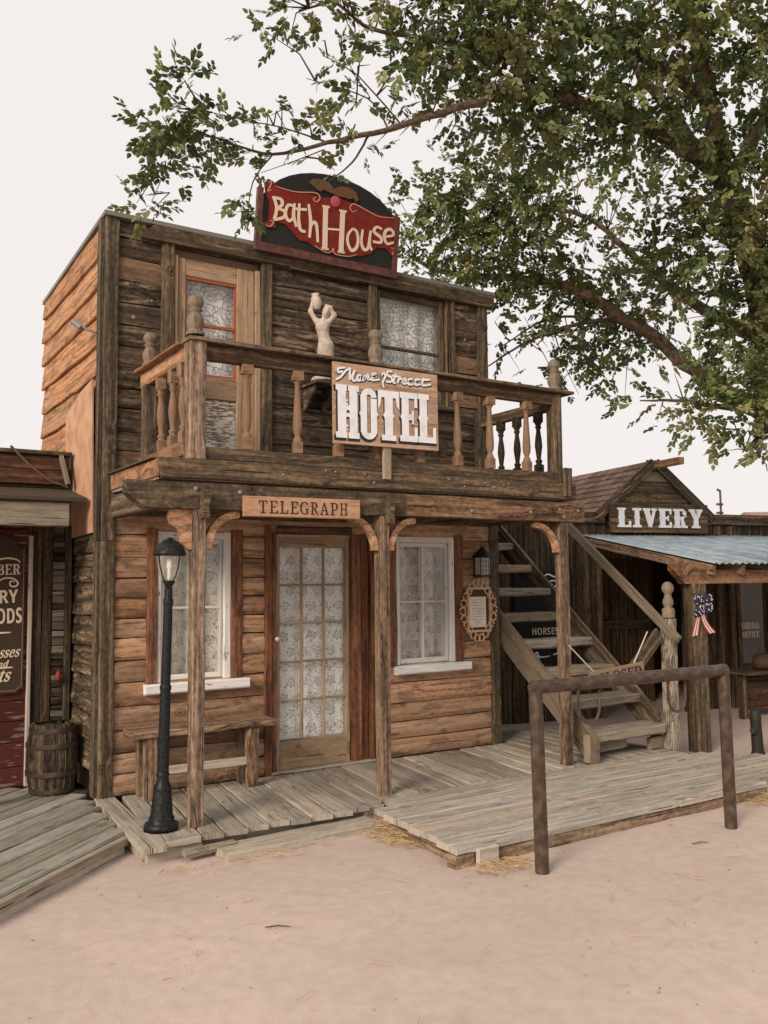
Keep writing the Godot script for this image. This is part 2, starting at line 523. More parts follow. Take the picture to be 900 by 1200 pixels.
const RIBBON := [[-0.674,0.533],[-0.644,0.585],[-0.593,0.574],[-0.548,0.539],[-0.392,0.528],[-0.234,0.54],[-0.127,0.543],[-0.036,0.551],[0.035,0.584],[0.11,0.569],[0.186,0.558],[0.321,0.542],[0.478,0.518],[0.636,0.527],[0.703,0.561],[0.727,0.521],[0.723,0.395],[0.67,0.351],[0.654,0.298],[0.687,0.255],[0.733,0.213],[0.704,0.171],[0.663,0.175],[0.599,0.229],[0.501,0.219],[0.428,0.147],[0.315,0.105],[0.164,0.09],[-0.003,0.087],[-0.131,0.09],[-0.223,0.127],[-0.312,0.133],[-0.386,0.188],[-0.45,0.237],[-0.545,0.241],[-0.542,0.192],[-0.626,0.175],[-0.653,0.211],[-0.613,0.242],[-0.614,0.386],[-0.657,0.453]]
const BATH := [[[[-0.576,0.448],[-0.539,0.357],[-0.555,0.254]],[[-0.589,0.435],[-0.507,0.438],[-0.49,0.395],[-0.539,0.351]],[[-0.539,0.354],[-0.459,0.343],[-0.47,0.292],[-0.56,0.252]]],[[[-0.373,0.405],[-0.432,0.403],[-0.455,0.329],[-0.418,0.272],[-0.367,0.316]],[[-0.372,0.432],[-0.375,0.33],[-0.341,0.236]]],[[[-0.325,0.442],[-0.325,0.31],[-0.301,0.221],[-0.251,0.213]],[[-0.362,0.387],[-0.252,0.403]]],[[[-0.237,0.456],[-0.208,0.318],[-0.208,0.169]],[[-0.207,0.256],[-0.179,0.309],[-0.145,0.284],[-0.124,0.146]]],[[[-0.068,0.474],[-0.05,0.104]],[[0.108,0.468],[0.116,0.103]],[[-0.057,0.278],[0.111,0.301]],[[-0.103,0.467],[-0.027,0.474]],[[-0.085,0.102],[-0.012,0.106]],[[0.071,0.466],[0.147,0.471]],[[0.081,0.103],[0.155,0.107]]],[[[0.222,0.335],[0.18,0.278],[0.178,0.205],[0.221,0.141],[0.272,0.175],[0.285,0.251],[0.261,0.319],[0.218,0.334]]],[[[0.326,0.348],[0.321,0.233],[0.352,0.174],[0.395,0.198],[0.407,0.316]],[[0.412,0.357],[0.406,0.233],[0.437,0.182]]],[[[0.531,0.393],[0.471,0.401],[0.447,0.353],[0.523,0.314],[0.525,0.27],[0.439,0.263]]],[[[0.567,0.331],[0.66,0.366],[0.629,0.409],[0.577,0.391],[0.561,0.33],[0.596,0.273],[0.666,0.3]]]]
const SCROLLS := [[[-0.556,0.537],[-0.375,0.532],[-0.183,0.566],[-0.13,0.536],[-0.156,0.493],[-0.193,0.507],[-0.17,0.534]],[[0.656,0.523],[0.479,0.502],[0.292,0.544],[0.209,0.554],[0.18,0.512],[0.214,0.484],[0.25,0.511]],[[-0.15,0.11],[-0.039,0.075],[0.019,0.091],[0.035,0.121],[0.06,0.078],[0.202,0.084],[0.285,0.12]],[[-0.63,0.55],[-0.601,0.565],[-0.614,0.516],[-0.629,0.482],[-0.596,0.497]],[[-0.635,0.192],[-0.585,0.194],[-0.562,0.237],[-0.596,0.238]],[[0.667,0.517],[0.707,0.517],[0.701,0.458],[0.67,0.468]],[[0.638,0.245],[0.683,0.237],[0.662,0.191],[0.713,0.184]]]
const EAGLE := [[-0.241,0.64],[-0.209,0.682],[-0.138,0.695],[-0.046,0.685],[0.005,0.641],[0.056,0.676],[0.157,0.691],[0.235,0.661],[0.266,0.603],[0.241,0.577],[0.211,0.607],[0.165,0.586],[0.127,0.593],[0.053,0.588],[-0.003,0.599],[-0.059,0.603],[-0.096,0.613],[-0.13,0.587],[-0.167,0.602],[-0.195,0.619]]
const MANE := [[[-0.4,0.572],[-0.46,0.559],[-0.46,0.531],[-0.426,0.543]],[[-0.355,0.576],[-0.401,0.545],[-0.446,0.494],[-0.485,0.474]],[[-0.355,0.576],[-0.364,0.524],[-0.367,0.479]],[[-0.367,0.479],[-0.314,0.562]],[[-0.314,0.562],[-0.338,0.507],[-0.33,0.478],[-0.302,0.491]],[[-0.255,0.529],[-0.288,0.525],[-0.297,0.497],[-0.277,0.488],[-0.253,0.527],[-0.26,0.494],[-0.239,0.498]],[[-0.229,0.535],[-0.239,0.496],[-0.213,0.534],[-0.194,0.536],[-0.204,0.504],[-0.18,0.51]],[[-0.125,0.557],[-0.161,0.552],[-0.161,0.534],[-0.132,0.535],[-0.168,0.521],[-0.166,0.503],[-0.097,0.515]],[[-0.078,0.55],[-0.06,0.571],[-0.046,0.546],[-0.071,0.492],[-0.059,0.455]],[[0.019,0.588],[-0.024,0.585],[-0.026,0.556],[0.012,0.54],[0.005,0.508],[-0.043,0.507]],[[0.052,0.576],[0.027,0.508],[0.049,0.505]],[[0.013,0.556],[0.098,0.556]],[[0.076,0.543],[0.067,0.502]],[[0.07,0.518],[0.086,0.54],[0.111,0.541]],[[0.118,0.525],[0.15,0.535],[0.133,0.548],[0.113,0.523],[0.128,0.505],[0.155,0.517]],[[0.213,0.553],[0.173,0.548],[0.173,0.531],[0.203,0.533],[0.168,0.52],[0.172,0.504],[0.218,0.513]],[[0.277,0.556],[0.238,0.551],[0.238,0.534],[0.269,0.536],[0.233,0.523],[0.238,0.507],[0.284,0.518]],[[0.315,0.573],[0.299,0.516],[0.337,0.516],[0.384,0.528]],[[0.282,0.552],[0.377,0.565]]]
const LIMBS := [[[6.7,-0.1,2.1,0.224],[6.45,1.2,2,0.176],[6.2,2.6,1.9,0.16],[5.84,3.41,1.81,0.144],[5.59,4.34,1.92,0.136],[5.24,4.99,1.97,0.132],[5.05,5.35,1.96,0.12]],
[[5.06,5.33,1.95,0.09],[4.68,5.92,2.09,0.0792],[4.3,6.42,2.24,0.0684],[3.99,6.91,2.36,0.0576],[3.77,7.44,2.52,0.036]],
[[5.04,5.36,1.95,0.0836],[4.45,5.59,1.88,0.0684],[3.76,5.68,1.83,0.0608],[3.11,5.65,1.79,0.0517],[2.56,5.49,1.78,0.038],[2.01,5.23,1.74,0.0274],[1.53,4.99,1.66,0.0205],[1.09,4.8,1.61,0.0152],[0.67,4.61,1.6,0.0099],[0.34,4.62,1.58,0.0061],[0.11,4.65,1.57,0.0038]],
[[5.8,3.34,1.73,0.1045],[5.81,3.46,1.51,0.0855],[5.65,3.73,1.2,0.0779],[5.38,4.25,0.74,0.0684],[5.03,4.74,0.25,0.057],[4.67,5.01,-0.28,0.0475],[4.17,5.2,-1.02,0.0333],[3.84,5.48,-1.4,0.0142]],
[[5.66,4,1.85,0.076],[5.68,4.25,1.45,0.0608],[5.54,4.81,0.85,0.0456],[5.46,5.21,0.48,0.038],[5.26,5.71,0.07,0.0266],[5.02,5.92,-0.35,0.019],[4.6,6.13,-0.9,0.0091]],
[[5.02,5.4,1.94,0.0684],[4.78,5.88,1.72,0.0532],[4.46,6.42,1.52,0.038],[4.29,6.71,1.4,0.0304],[4.21,7.06,1.46,0.0228],[4.16,7.44,1.62,0.0114]],
[[5.41,4.33,0.72,0.0304],[5.14,4.49,0.26,0.0228],[4.84,4.41,-0.08,0.0198],[4.66,4.31,-0.43,0.0137],[4.45,4.1,-0.81,0.0061]],
[[5.08,4.53,0.2,0.0152],[4.89,4.59,-0.26,0.0137],[4.64,4.37,-0.7,0.0061]],
[[4.68,5.93,2.1,0.0608],[3.89,6.22,1.92,0.0456],[3.04,6.32,1.79,0.0342],[2.3,6.29,1.6,0.0228],[1.6,6.18,1.45,0.0152],[1.01,5.91,1.32,0.0061]],
[[2.63,5.71,1.71,0.0228],[2.14,5.83,1.69,0.019],[1.53,5.81,1.55,0.0152],[1.17,5.92,1.55,0.0091]],
[[5.07,5.33,1.96,0.076],[4.94,5.62,2.4,0.0608],[4.86,5.94,2.78,0.038],[4.7,6.28,3.12,0.0152]],
[[5.59,4.34,1.92,0.076],[5.6,4.7,2.34,0.0608],[5.58,4.84,2.83,0.0228]],
[[5.84,3.41,1.81,0.0456],[5.21,3.28,1.84,0.0304],[4.63,3.3,1.74,0.0152],[4.24,3.29,1.59,0.0061]],
[[5.82,3.24,1.82,0.038],[5.29,3,2.04,0.0228],[4.97,2.82,2.08,0.0061]],
[[0.67,4.61,1.6,0.0061],[0.56,4.42,1.51,0.0046],[0.56,4.13,1.43,0.0023]],
[[0.19,4.64,1.59,0.0046],[0.02,4.49,1.51,0.0038],[-0.09,4.19,1.39,0.0023]],
[[1.09,4.8,1.61,0.0076],[0.73,4.81,1.61,0.0053],[0.45,4.79,1.6,0.0038],[0.13,4.78,1.59,0.0023]],
[[1.42,4.94,1.62,0.0091],[1.31,4.73,1.57,0.0076],[1.17,4.59,1.47,0.0038]],
[[1.67,5.07,1.67,0.0076],[1.37,5.4,1.56,0.0046],[1.12,5.51,1.49,0.0023]],
[[1.55,5,1.68,0.0076],[1.42,5.22,1.61,0.0053],[1.01,5.33,1.44,0.0023]],
[[1.08,4.76,1.58,0.0046],[0.82,4.61,1.55,0.003],[0.59,4.49,1.5,0.0015]]]
const CLUMPS := [0.51,5.92,1.84,0.12,1,0.82,6.18,1.67,0.12,1,0.93,6.12,1.84,0.13,3,1.21,6.39,1.63,0.13,3,1.47,6.51,1.6,0.13,3,1.49,6.32,1.89,0.13,6,1.81,6.5,1.79,0.13,6,1.75,6.27,2.14,0.13,6,1.93,6.3,2.22,0.13,6,2.19,6.33,2.25,0.13,6,2.53,6.64,2.06,0.14,6,2.73,6.64,2.2,0.14,6,2.94,6.7,2.19,0.14,6,3.26,6.82,2.24,0.14,6,3.14,6.5,2.59,0.14,7,3.51,6.7,2.49,0.15,7,3.89,6.91,2.47,0.15,7,3.76,6.69,2.78,0.15,7,4.37,7.07,2.55,0.15,7,4.42,6.9,2.78,0.15,7,4.73,7,2.81,0.15,8,4.44,6.62,3.22,0.15,8,4.74,6.8,3.21,0.15,8,4.69,6.61,3.47,0.15,9,0.68,6.07,1.49,0.12,1,0.81,6.01,1.63,0.12,1,1.14,6.25,1.42,0.13,3,1.15,6.07,1.72,0.13,3,1.39,6.22,1.67,0.13,3,1.48,6.08,1.96,0.13,6,1.83,6.34,1.78,0.13,6,1.91,6.22,1.99,0.13,6,2.15,6.35,1.98,0.13,6,2.45,6.46,1.89,0.13,6,2.5,6.4,2.09,0.14,6,2.71,6.41,2.21,0.14,6,2.96,6.44,2.24,0.14,6,3.02,6.38,2.44,0.14,6,3.58,6.74,2.18,0.14,7,3.76,6.71,2.32,0.15,7,3.96,6.75,2.39,0.15,7,3.86,6.53,2.73,0.15,7,4.17,6.68,2.69,0.15,7,4.44,6.74,2.78,0.15,7,4.37,6.54,3.04,0.15,8,4.84,6.8,2.93,0.15,8,4.96,6.75,3.07,0.15,8,5.16,6.71,3.21,0.15,9,0.66,5.83,1.49,0.12,1,0.89,5.94,1.46,0.12,1,1.1,6.01,1.55,0.13,3,1.18,5.91,1.71,0.13,3,1.39,6.03,1.66,0.13,3,1.66,6.11,1.69,0.13,6,2.04,6.38,1.46,0.13,6,1.88,5.99,2.02,0.13,6,2.28,6.26,1.8,0.13,6,2.38,6.2,2.02,0.13,6,2.54,6.23,2.07,0.14,6,2.73,6.22,2.16,0.14,6,2.86,6.23,2.26,0.14,6,3.29,6.44,2.14,0.14,6,3.52,6.45,2.26,0.14,7,3.75,6.51,2.29,0.15,7,3.84,6.45,2.47,0.15,7,4.04,6.46,2.57,0.15,7,4.23,6.53,2.63,0.15,7,4.29,6.45,2.8,0.15,7,4.7,6.59,2.79,0.15,8,4.62,6.37,3.08,0.15,8,4.92,6.44,3.13,0.15,8,4.84,6.29,3.36,0.15,9,0.78,5.78,1.32,0.12,6,0.99,5.94,1.26,0.12,8,1.19,5.92,1.36,0.13,8,1.2,5.75,1.64,0.13,5,1.33,5.76,1.77,0.13,8,1.81,6.12,1.46,0.13,18,1.97,6.09,1.54,0.13,18,2.04,5.98,1.83,0.13,17,2.15,5.94,1.92,0.13,18,2.35,5.99,2.02,0.13,19,2.54,6.03,2.07,0.14,19,2.78,6.07,2.13,0.14,14,3.18,6.26,2.01,0.14,6,3.24,6.15,2.22,0.14,15,3.61,6.37,2.08,0.14,21,3.83,6.39,2.24,0.15,22,3.89,6.29,2.45,0.15,16,4.42,6.56,2.25,0.15,6,4.49,6.44,2.46,0.15,17,4.53,6.39,2.67,0.15,7,4.56,6.27,2.9,0.15,10,4.79,6.29,2.94,0.15,11,4.74,6.17,3.17,0.15,11,5.06,6.22,3.22,0.15,12,0.67,5.5,1.53,0.12,3,1,5.78,1.21,0.12,2,1.05,5.54,1.6,0.13,3,1.32,5.7,1.45,0.13,5,1.43,5.6,1.7,0.13,6,1.72,5.8,1.55,0.13,18,1.88,5.82,1.64,0.13,18,2.23,6.01,1.47,0.13,17,2.29,5.88,1.72,0.13,18,2.48,5.97,1.79,0.13,19,2.61,5.91,1.95,0.14,19,2.88,5.94,2.03,0.14,14,3.3,6.12,1.9,0.14,11,3.35,6.06,2.05,0.14,4,3.7,6.18,2.07,0.14,16,3.83,6.13,2.22,0.15,22,3.98,6.17,2.34,0.15,16,4.4,6.32,2.3,0.15,13,4.62,6.35,2.39,0.15,13,4.65,6.2,2.59,0.15,13,4.77,6.16,2.75,0.15,10,5,6.25,2.8,0.15,11,4.94,6.05,3.05,0.15,11,5.17,6.1,3.17,0.15,12,1.23,5.39,1.67,0.12,1,1.23,5.24,1.95,0.12,2,1.51,5.39,1.86,0.12,8,1.7,5.44,1.88,0.12,16,2.26,5.81,1.45,0.13,17,2.51,5.88,1.53,0.13,18,2.43,5.62,1.9,0.13,29,2.81,5.82,1.79,0.14,19,3.17,5.96,1.71,0.14,14,3.26,5.95,1.87,0.14,11,3.48,5.96,1.91,0.14,11,3.89,6.13,1.87,0.14,16,3.78,5.89,2.26,0.15,16,4.33,6.17,2.09,0.15,16,4.53,6.18,2.16,0.15,13,4.37,5.98,2.49,0.15,13,4.96,6.25,2.33,0.15,5,5.1,6.23,2.5,0.15,10,5.11,6.08,2.74,0.15,11,4.97,5.88,3.07,0.15,11,5.48,6.05,2.97,0.15,12,0.98,5.12,1.65,0.12,1,1.16,5.14,1.78,0.12,3,1.29,5.13,1.81,0.12,4,1.75,5.47,1.47,0.12,4,1.87,5.43,1.61,0.12,9,2.13,5.5,1.6,0.13,13,2.32,5.52,1.67,0.13,10,2.75,5.71,1.49,0.13,10,2.64,5.51,1.94,0.14,14,3.08,5.72,1.79,0.14,20,3.16,5.61,1.99,0.14,20,3.31,5.61,2.07,0.14,15,3.6,5.73,2.11,0.14,16,4.08,5.9,1.95,0.15,16,4.18,5.85,2.14,0.15,16,4.51,5.98,2.13,0.15,13,4.53,5.87,2.37,0.15,7,4.77,5.87,2.44,0.15,2,5.12,5.96,2.51,0.15,10,4.89,5.72,2.88,0.15,11,4.96,5.69,3.04,0.15,11,5.48,5.84,2.99,0.15,12,0.73,4.97,1.45,0.11,1,0.81,4.85,1.7,0.11,3,0.98,4.91,1.74,0.12,4,1.37,5.19,1.37,0.12,4,1.58,5.21,1.45,0.12,2,1.64,5.16,1.66,0.12,1,2.31,5.42,1.42,0.13,2,2.61,5.57,1.29,0.13,5,2.54,5.35,1.72,0.13,14,2.8,5.38,1.78,0.14,19,3.31,5.67,1.56,0.14,20,3.21,5.47,1.87,0.14,20,3.71,5.72,1.72,0.14,15,3.73,5.6,1.96,0.14,16,4.14,5.76,1.9,0.15,16,4.1,5.56,2.22,0.15,12,4.27,5.6,2.34,0.15,13,4.81,5.78,2.19,0.15,13,4.84,5.72,2.43,0.15,5,5.28,5.79,2.41,0.15,10,5.03,5.56,2.77,0.15,11,5.01,5.45,3.01,0.15,11,5.2,5.51,3.08,0.15,12,0.7,4.79,1.41,0.11,1,0.83,4.74,1.59,0.11,4,0.99,4.79,1.66,0.12,4,1.29,4.89,1.52,0.12,1,1.62,5.02,1.38,0.12,2,1.79,5.1,1.47,0.12,1,2.23,5.17,1.45,0.13,1,2.36,5.13,1.6,0.13,4,2.93,5.4,1.34,0.13,10,3.05,5.4,1.5,0.14,19,3.39,5.49,1.43,0.14,20,3.36,5.4,1.72,0.14,11,3.59,5.41,1.79,0.14,11,3.91,5.53,1.79,0.14,16,4.05,5.44,1.96,0.15,12,4.36,5.52,2.04,0.15,12,4.5,5.46,2.14,0.15,13,4.85,5.59,2.18,0.15,13,4.95,5.51,2.35,0.15,13,4.81,5.36,2.67,0.15,10,5.33,5.57,2.55,0.15,10,5.31,5.38,2.83,0.15,10,5.33,5.38,3.01,0.15,10,2.48,6,-0.96,0.17,1,2.94,6.12,-0.8,0.17,3,3.28,6.17,-0.77,0.17,1,3.43,6.12,-0.57,0.17,4,3.9,6.32,-0.7,0.17,9,4.06,6.29,-0.51,0.17,17,4.03,6.08,-0.01,0.17,23,4.45,6.12,-0.02,0.17,31,4.77,6.2,0.04,0.17,23,4.89,6.15,0.23,0.17,3,4.86,5.99,0.65,0.17,17,5.07,5.94,0.84,0.17,17,5,5.81,1.2,0.16,4,4.96,5.64,1.51,0.16,8,4.88,5.49,1.9,0.15,6,4.63,5.25,2.32,0.15,17,5.17,5.43,2.17,0.15,17,5.06,5.27,2.53,0.15,10,5.29,5.27,2.56,0.15,10,5.06,5.07,2.96,0.15,10,5.47,5.18,2.94,0.15,10,3.03,5.86,-0.86,0.17,1,3.45,6.01,-1.07,0.17,1,3.53,5.88,-0.65,0.17,17,3.77,5.89,-0.5,0.17,23,3.85,5.81,-0.27,0.17,31,4.05,5.78,0.04,0.17,31,4.34,5.76,0.05,0.17,31,4.37,5.73,0.35,0.17,17,4.98,5.92,0.18,0.17,1,4.79,5.67,0.67,0.17,6,5.25,5.76,0.61,0.17,9,4.88,5.43,1.27,0.16,2,5.13,5.5,1.33,0.16,15,4.76,5.18,1.97,0.15,17,4.78,5.06,2.22,0.15,17,5.21,5.18,2.19,0.15,24,5.03,5,2.53,0.15,10,5.34,5.1,2.57,0.15,10,5.32,5,2.79,0.15,10,5.41,4.95,2.94,0.15,10,3.23,5.61,-0.74,0.17,4,3.56,5.65,-0.68,0.17,23,3.82,5.65,-0.58,0.17,31,4.06,5.68,-0.54,0.17,31,4.14,5.56,-0.14,0.17,31,4.38,5.6,-0.02,0.17,31,4.46,5.52,0.23,0.17,17,4.79,5.5,0.38,0.17,6,5.15,5.61,0.37,0.17,3,5.46,5.64,0.44,0.17,6,4.92,5.19,1.25,0.16,15,5.23,5.27,1.27,0.16,20,4.96,5.08,1.77,0.15,17,5.02,5.02,1.99,0.15,24,4.86,4.8,2.36,0.15,24,5.25,4.87,2.34,0.15,10,5.41,4.86,2.49,0.15,10,5.62,4.91,2.59,0.15,10,5.56,4.76,2.9,0.15,10,3.63,5.53,-1.27,0.17,4,3.82,5.54,-1.07,0.17,23,3.79,5.36,-0.58,0.17,31,3.92,5.29,-0.34,0.17,31,4.15,5.31,-0.18,0.17,31,4.71,5.48,-0.38,0.17,31,4.56,5.28,0.19,0.17,23,4.92,5.29,0.2,0.17,23,5.23,5.32,0.28,0.17,4,5.18,5.17,0.68,0.17,6,5.22,5.09,0.93,0.16,15,5.22,5,1.33,0.16,28,4.84,4.72,1.9,0.15,17,4.76,4.63,2.18,0.15,24,5.22,4.74,2.09,0.15,24,5.07,4.58,2.5,0.15,10,5.38,4.66,2.52,0.15,10,5.67,4.71,2.55,0.15,10,5.38,4.48,2.96,0.15,10,3.65,5.3,-1.39,0.17,1,3.81,5.18,-1.06,0.17,9,4.01,5.19,-0.95,0.17,23,4.1,5.1,-0.5,0.17,23,4.22,5.05,-0.26,0.17,31,4.47,5.03,-0.09,0.17,31,4.85,5.07,-0.11,0.17,23,5.06,5.08,-0.02,0.17,17,5.19,5.01,0.3,0.17,23,5.51,5.15,0.34,0.17,17,4.91,4.71,1.18,0.16,15,5.41,4.88,1.14,0.16,8,4.95,4.54,1.73,0.15,17,5.11,4.5,1.95,0.15,24,5.29,4.5,2.06,0.15,24,5.59,4.56,2.15,0.15,10,5.15,4.36,2.64,0.15,10,5.58,4.44,2.64,0.15,10,5.56,4.32,2.85,0.15,10,4.04,4.84,-0.52,0.17,4,4.41,4.9,-0.48,0.17,6,4.74,4.95,-0.47,0.17,9,4.85,4.8,-0.1,0.17,23,5.14,4.84,-0.05,0.17,23,5.14,4.78,0.34,0.17,23,5.4,4.73,0.46,0.17,17,5.13,4.51,1.03,0.16,8,5.31,4.52,1.22,0.16,8,5,4.38,1.72,0.15,13,5.19,4.36,1.89,0.15,24,5.27,4.33,2.02,0.15,24,5.26,4.24,2.33,0.15,10,5.56,4.24,2.35,0.15,10,5.84,4.25,2.49,0.15,10,5.72,4.16,2.77,0.15,10,4.28,4.68,-0.84,0.17,1,4.62,4.71,-0.75,0.17,9,4.52,4.56,-0.21,0.17,9,4.91,4.62,-0.27,0.17,17,4.94,4.52,0.15,0.17,23,5.31,4.53,0.16,0.17,23,5.68,4.55,0.2,0.17,23,5.29,4.36,0.91,0.16,8,5.17,4.23,1.31,0.16,6,4.92,4.04,1.78,0.15,6,5.24,4.09,1.83,0.15,24,5.25,4.1,2.03,0.15,24,5.66,4.15,2.06,0.15,10,5.46,3.97,2.41,0.15,10,5.9,4.04,2.4,0.15,10,5.8,3.96,2.66,0.15,10,4.54,4.35,-0.65,0.17,6,4.58,4.23,-0.31,0.17,1,4.93,4.29,-0.29,0.17,9,5.28,4.33,-0.19,0.17,17,5.26,4.23,0.16,0.17,23,5.72,4.33,0.17,0.17,23,5.18,4.04,1,0.16,4,5.27,4.03,1.19,0.16,2,5.01,3.86,1.65,0.15,13,5.23,3.87,1.77,0.15,24,5.29,3.86,2.03,0.15,24,5.29,3.8,2.28,0.15,10,5.81,3.81,2.24,0.15,10,5.43,3.68,2.66,0.15,10,5.65,3.69,2.76,0.15,10,4.51,4,-0.58,0.17,1,4.65,4,-0.42,0.17,1,5.2,4.09,-0.5,0.17,6,5.35,4.09,-0.34,0.17,17,5.22,3.91,0.27,0.17,17,5.61,3.99,0.23,0.17,6,4.6,3.56,1.68,0.14,1,4.44,3.5,2.11,0.14,6,4.84,3.53,2.03,0.14,15,4.83,3.47,2.34,0.14,21,5.04,3.47,2.45,0.14,9,4.8,3.34,2.78,0.14,9,5.14,3.39,2.83,0.14,9,5.44,3.4,2.88,0.14,9,5.32,3.79,-0.22,0.17,1,5.79,3.75,0.03,0.17,1,4.59,3.41,1.43,0.14,4,4.77,3.4,1.56,0.14,11,4.47,3.23,2.12,0.14,15,4.75,3.28,2.15,0.14,21,4.72,3.25,2.38,0.14,21,4.94,3.27,2.47,0.14,9,4.94,3.16,2.71,0.14,9,5.11,3.21,2.84,0.14,9,5.54,3.23,2.84,0.14,9,4.62,3.15,1.45,0.14,1,4.36,3.06,1.94,0.14,2,4.88,3.14,1.76,0.14,6,4.8,3.1,2.12,0.14,15,4.68,3.01,2.39,0.14,21,4.98,3.06,2.44,0.14,1,5.38,3.06,2.4,0.14,1,5.02,2.96,2.9,0.14,1,5.16,2.95,3.02,0.14,1,4.73,2.81,2.13,0.14,2,5.11,2.87,2.13,0.14,11,4.93,2.78,2.48,0.14,1,5.16,2.82,2.58,0.14,1,5.48,2.81,2.62,0.14,1,5.63,2.81,2.74,0.14,1,-0.03,4.8,1.63,0.111,10,0.11,4.91,1.56,0.099,9,-0.05,4.74,1.46,0.117,14,0.09,4.75,1.45,0.123,18,0.26,4.74,1.47,0.092,10,-0.09,4.58,1.46,0.105,13,0.08,4.59,1.35,0.123,18,0.17,4.56,1.57,0.086,9,-0.02,4.39,1.36,0.111,9,-0.07,4.33,1.15,0.086,8,-0.06,4.17,1.31,0.049,3,-0.15,4.21,1.26,0.049,3,0.36,4.74,1.53,0.074,4,0.11,4.38,1.4,0.074,4,0.42,4.75,1.68,0.062,4,0.49,4.54,1.67,0.062,4,0.51,4.44,1.56,0.055,4,0.51,4.32,1.49,0.049,4,0.59,4.25,1.37,0.043,4,0.49,4.23,1.47,0.037,3,0.6,4.16,1.33,0.031,1,0.48,4.63,1.67,0.062,3,0.7,4.63,1.86,0.049,3,1.03,4.5,1.81,0.037,3,0.68,4.72,1.77,0.055,3]

# ---------- materials
func make_materials() -> void:
	W.warm = wood(11, Color(0.085, 0.046, 0.028), Color(0.53, 0.32, 0.20), Color(0.72, 0.51, 0.365), Color(0.27, 0.19, 0.13), 18, 0.3)
	W.warm_b = wood(211, Color(0.085, 0.046, 0.028), Color(0.47, 0.295, 0.19), Color(0.70, 0.50, 0.365), Color(0.22, 0.16, 0.115), 26, 0.3, 0.85, 0.75)
	W.dark = wood(23, Color(0.012, 0.009, 0.007), Color(0.095, 0.070, 0.048), Color(0.28, 0.215, 0.15), Color(0.062, 0.054, 0.042), 14, 0.35)
	W.dark_b = wood(223, Color(0.010, 0.008, 0.006), Color(0.098, 0.073, 0.051), Color(0.36, 0.28, 0.20), Color(0.055, 0.046, 0.036), 24, 0.35, 0.85, 1.25)
	W.grey = wood(37, Color(0.085, 0.073, 0.06), Color(0.44, 0.395, 0.34), Color(0.62, 0.565, 0.50), Color(0.34, 0.32, 0.275), 6, 0.35, 0.95, 0.55)
	W.post = wood(311, Color(0.03, 0.02, 0.014), Color(0.235, 0.16, 0.11), Color(0.44, 0.325, 0.235), Color(0.13, 0.095, 0.07), 10, 0.4, 0.85, 1.25)
	W.red = wood(51, Color(0.035, 0.014, 0.008), Color(0.175, 0.078, 0.044), Color(0.34, 0.18, 0.11), Color(0.07, 0.04, 0.03), 4, 0.2, 0.6)
	W.white = chipped(61, Color(0.82, 0.82, 0.81), Color(0.32, 0.27, 0.21), Color(0.12, 0.09, 0.07), 0.76)
	W.peel = chipped(67, Color(0.58, 0.56, 0.51), Color(0.30, 0.24, 0.18), Color(0.08, 0.06, 0.045), 0.52, 512, 4, 0.12)
	W.redpaint = chipped(71, Color(0.115, 0.026, 0.020), Color(0.40, 0.34, 0.28), Color(0.05, 0.02, 0.015), 0.66, 512, 4)
	W.sand = mottled(81, Color(0.49, 0.385, 0.325), Color(0.545, 0.435, 0.375), Color(0.60, 0.485, 0.425), 0.02, 0.25, 1.0, 1024)
	W.rust = mottled(91, Color(0.032, 0.021, 0.014), Color(0.068, 0.047, 0.034), Color(0.14, 0.105, 0.08), 0.018, 0.05, 0.38)
	W.bark = mottled(95, Color(0.045, 0.034, 0.026), Color(0.15, 0.112, 0.084), Color(0.32, 0.25, 0.19), 0.025, 0.9, 0.95)
	W.ply = mottled(99, Color(0.30, 0.16, 0.095), Color(0.47, 0.27, 0.165), Color(0.55, 0.36, 0.24), 0.009, 0.2, 0.85)
	W.shingle = mottled(103, Color(0.17, 0.11, 0.085), Color(0.29, 0.20, 0.155), Color(0.40, 0.29, 0.235), 0.05, 0.3, 0.95)
	W.stone = mottled(107, Color(0.36, 0.29, 0.23), Color(0.55, 0.47, 0.39), Color(0.66, 0.58, 0.5), 0.04, 0.15, 0.8)
	W.zinc = mottled(111, Color(0.20, 0.25, 0.28), Color(0.37, 0.45, 0.49), Color(0.50, 0.57, 0.60), 0.008, 0.05, 0.5)
	W.zinc.metallic = 0.35
	W.signwood = wood(117, Color(0.22, 0.14, 0.09), Color(0.46, 0.32, 0.225), Color(0.56, 0.42, 0.31), Color(0.40, 0.28, 0.20), 3, 0.08, 0.7)
	W.lace = lace(121, 0.0150, 12, Color(0.74, 0.74, 0.71))
	W.lace_b = lace(131, 0.015, 12, Color(0.56, 0.53, 0.46))
	W.lace_reflection = lace(137, 0.014, 30, Color(0.62, 0.62, 0.60))  # lace with wide holes, patterned to imitate leaves reflected in the upstairs glass
	W.black = mottled(171, Color(0.006, 0.008, 0.009), Color(0.011, 0.013, 0.014), Color(0.05, 0.05, 0.048), 0.05, 0.04, 0.42)
	W.black.metallic_specular = 0.3
	W.signblack = plain(Color(0.018, 0.019, 0.018), 0.55)
	W.signred = mottled(141, Color(0.13, 0.016, 0.014), Color(0.19, 0.024, 0.020), Color(0.23, 0.04, 0.03), 0.02, 0.03, 0.5)
	W.signtrim = mottled(143, Color(0.06, 0.028, 0.024), Color(0.12, 0.05, 0.042), Color(0.19, 0.10, 0.08), 0.03, 0.05, 0.6)
	W.cream = plain(Color(0.72, 0.60, 0.45), 0.7)
	W.letterwhite = mottled(147, Color(0.54, 0.55, 0.58), Color(0.72, 0.735, 0.77), Color(0.77, 0.785, 0.82), 0.03, 0.03, 0.7, 256)
	W.ink = plain(Color(0.02, 0.022, 0.025), 0.7)
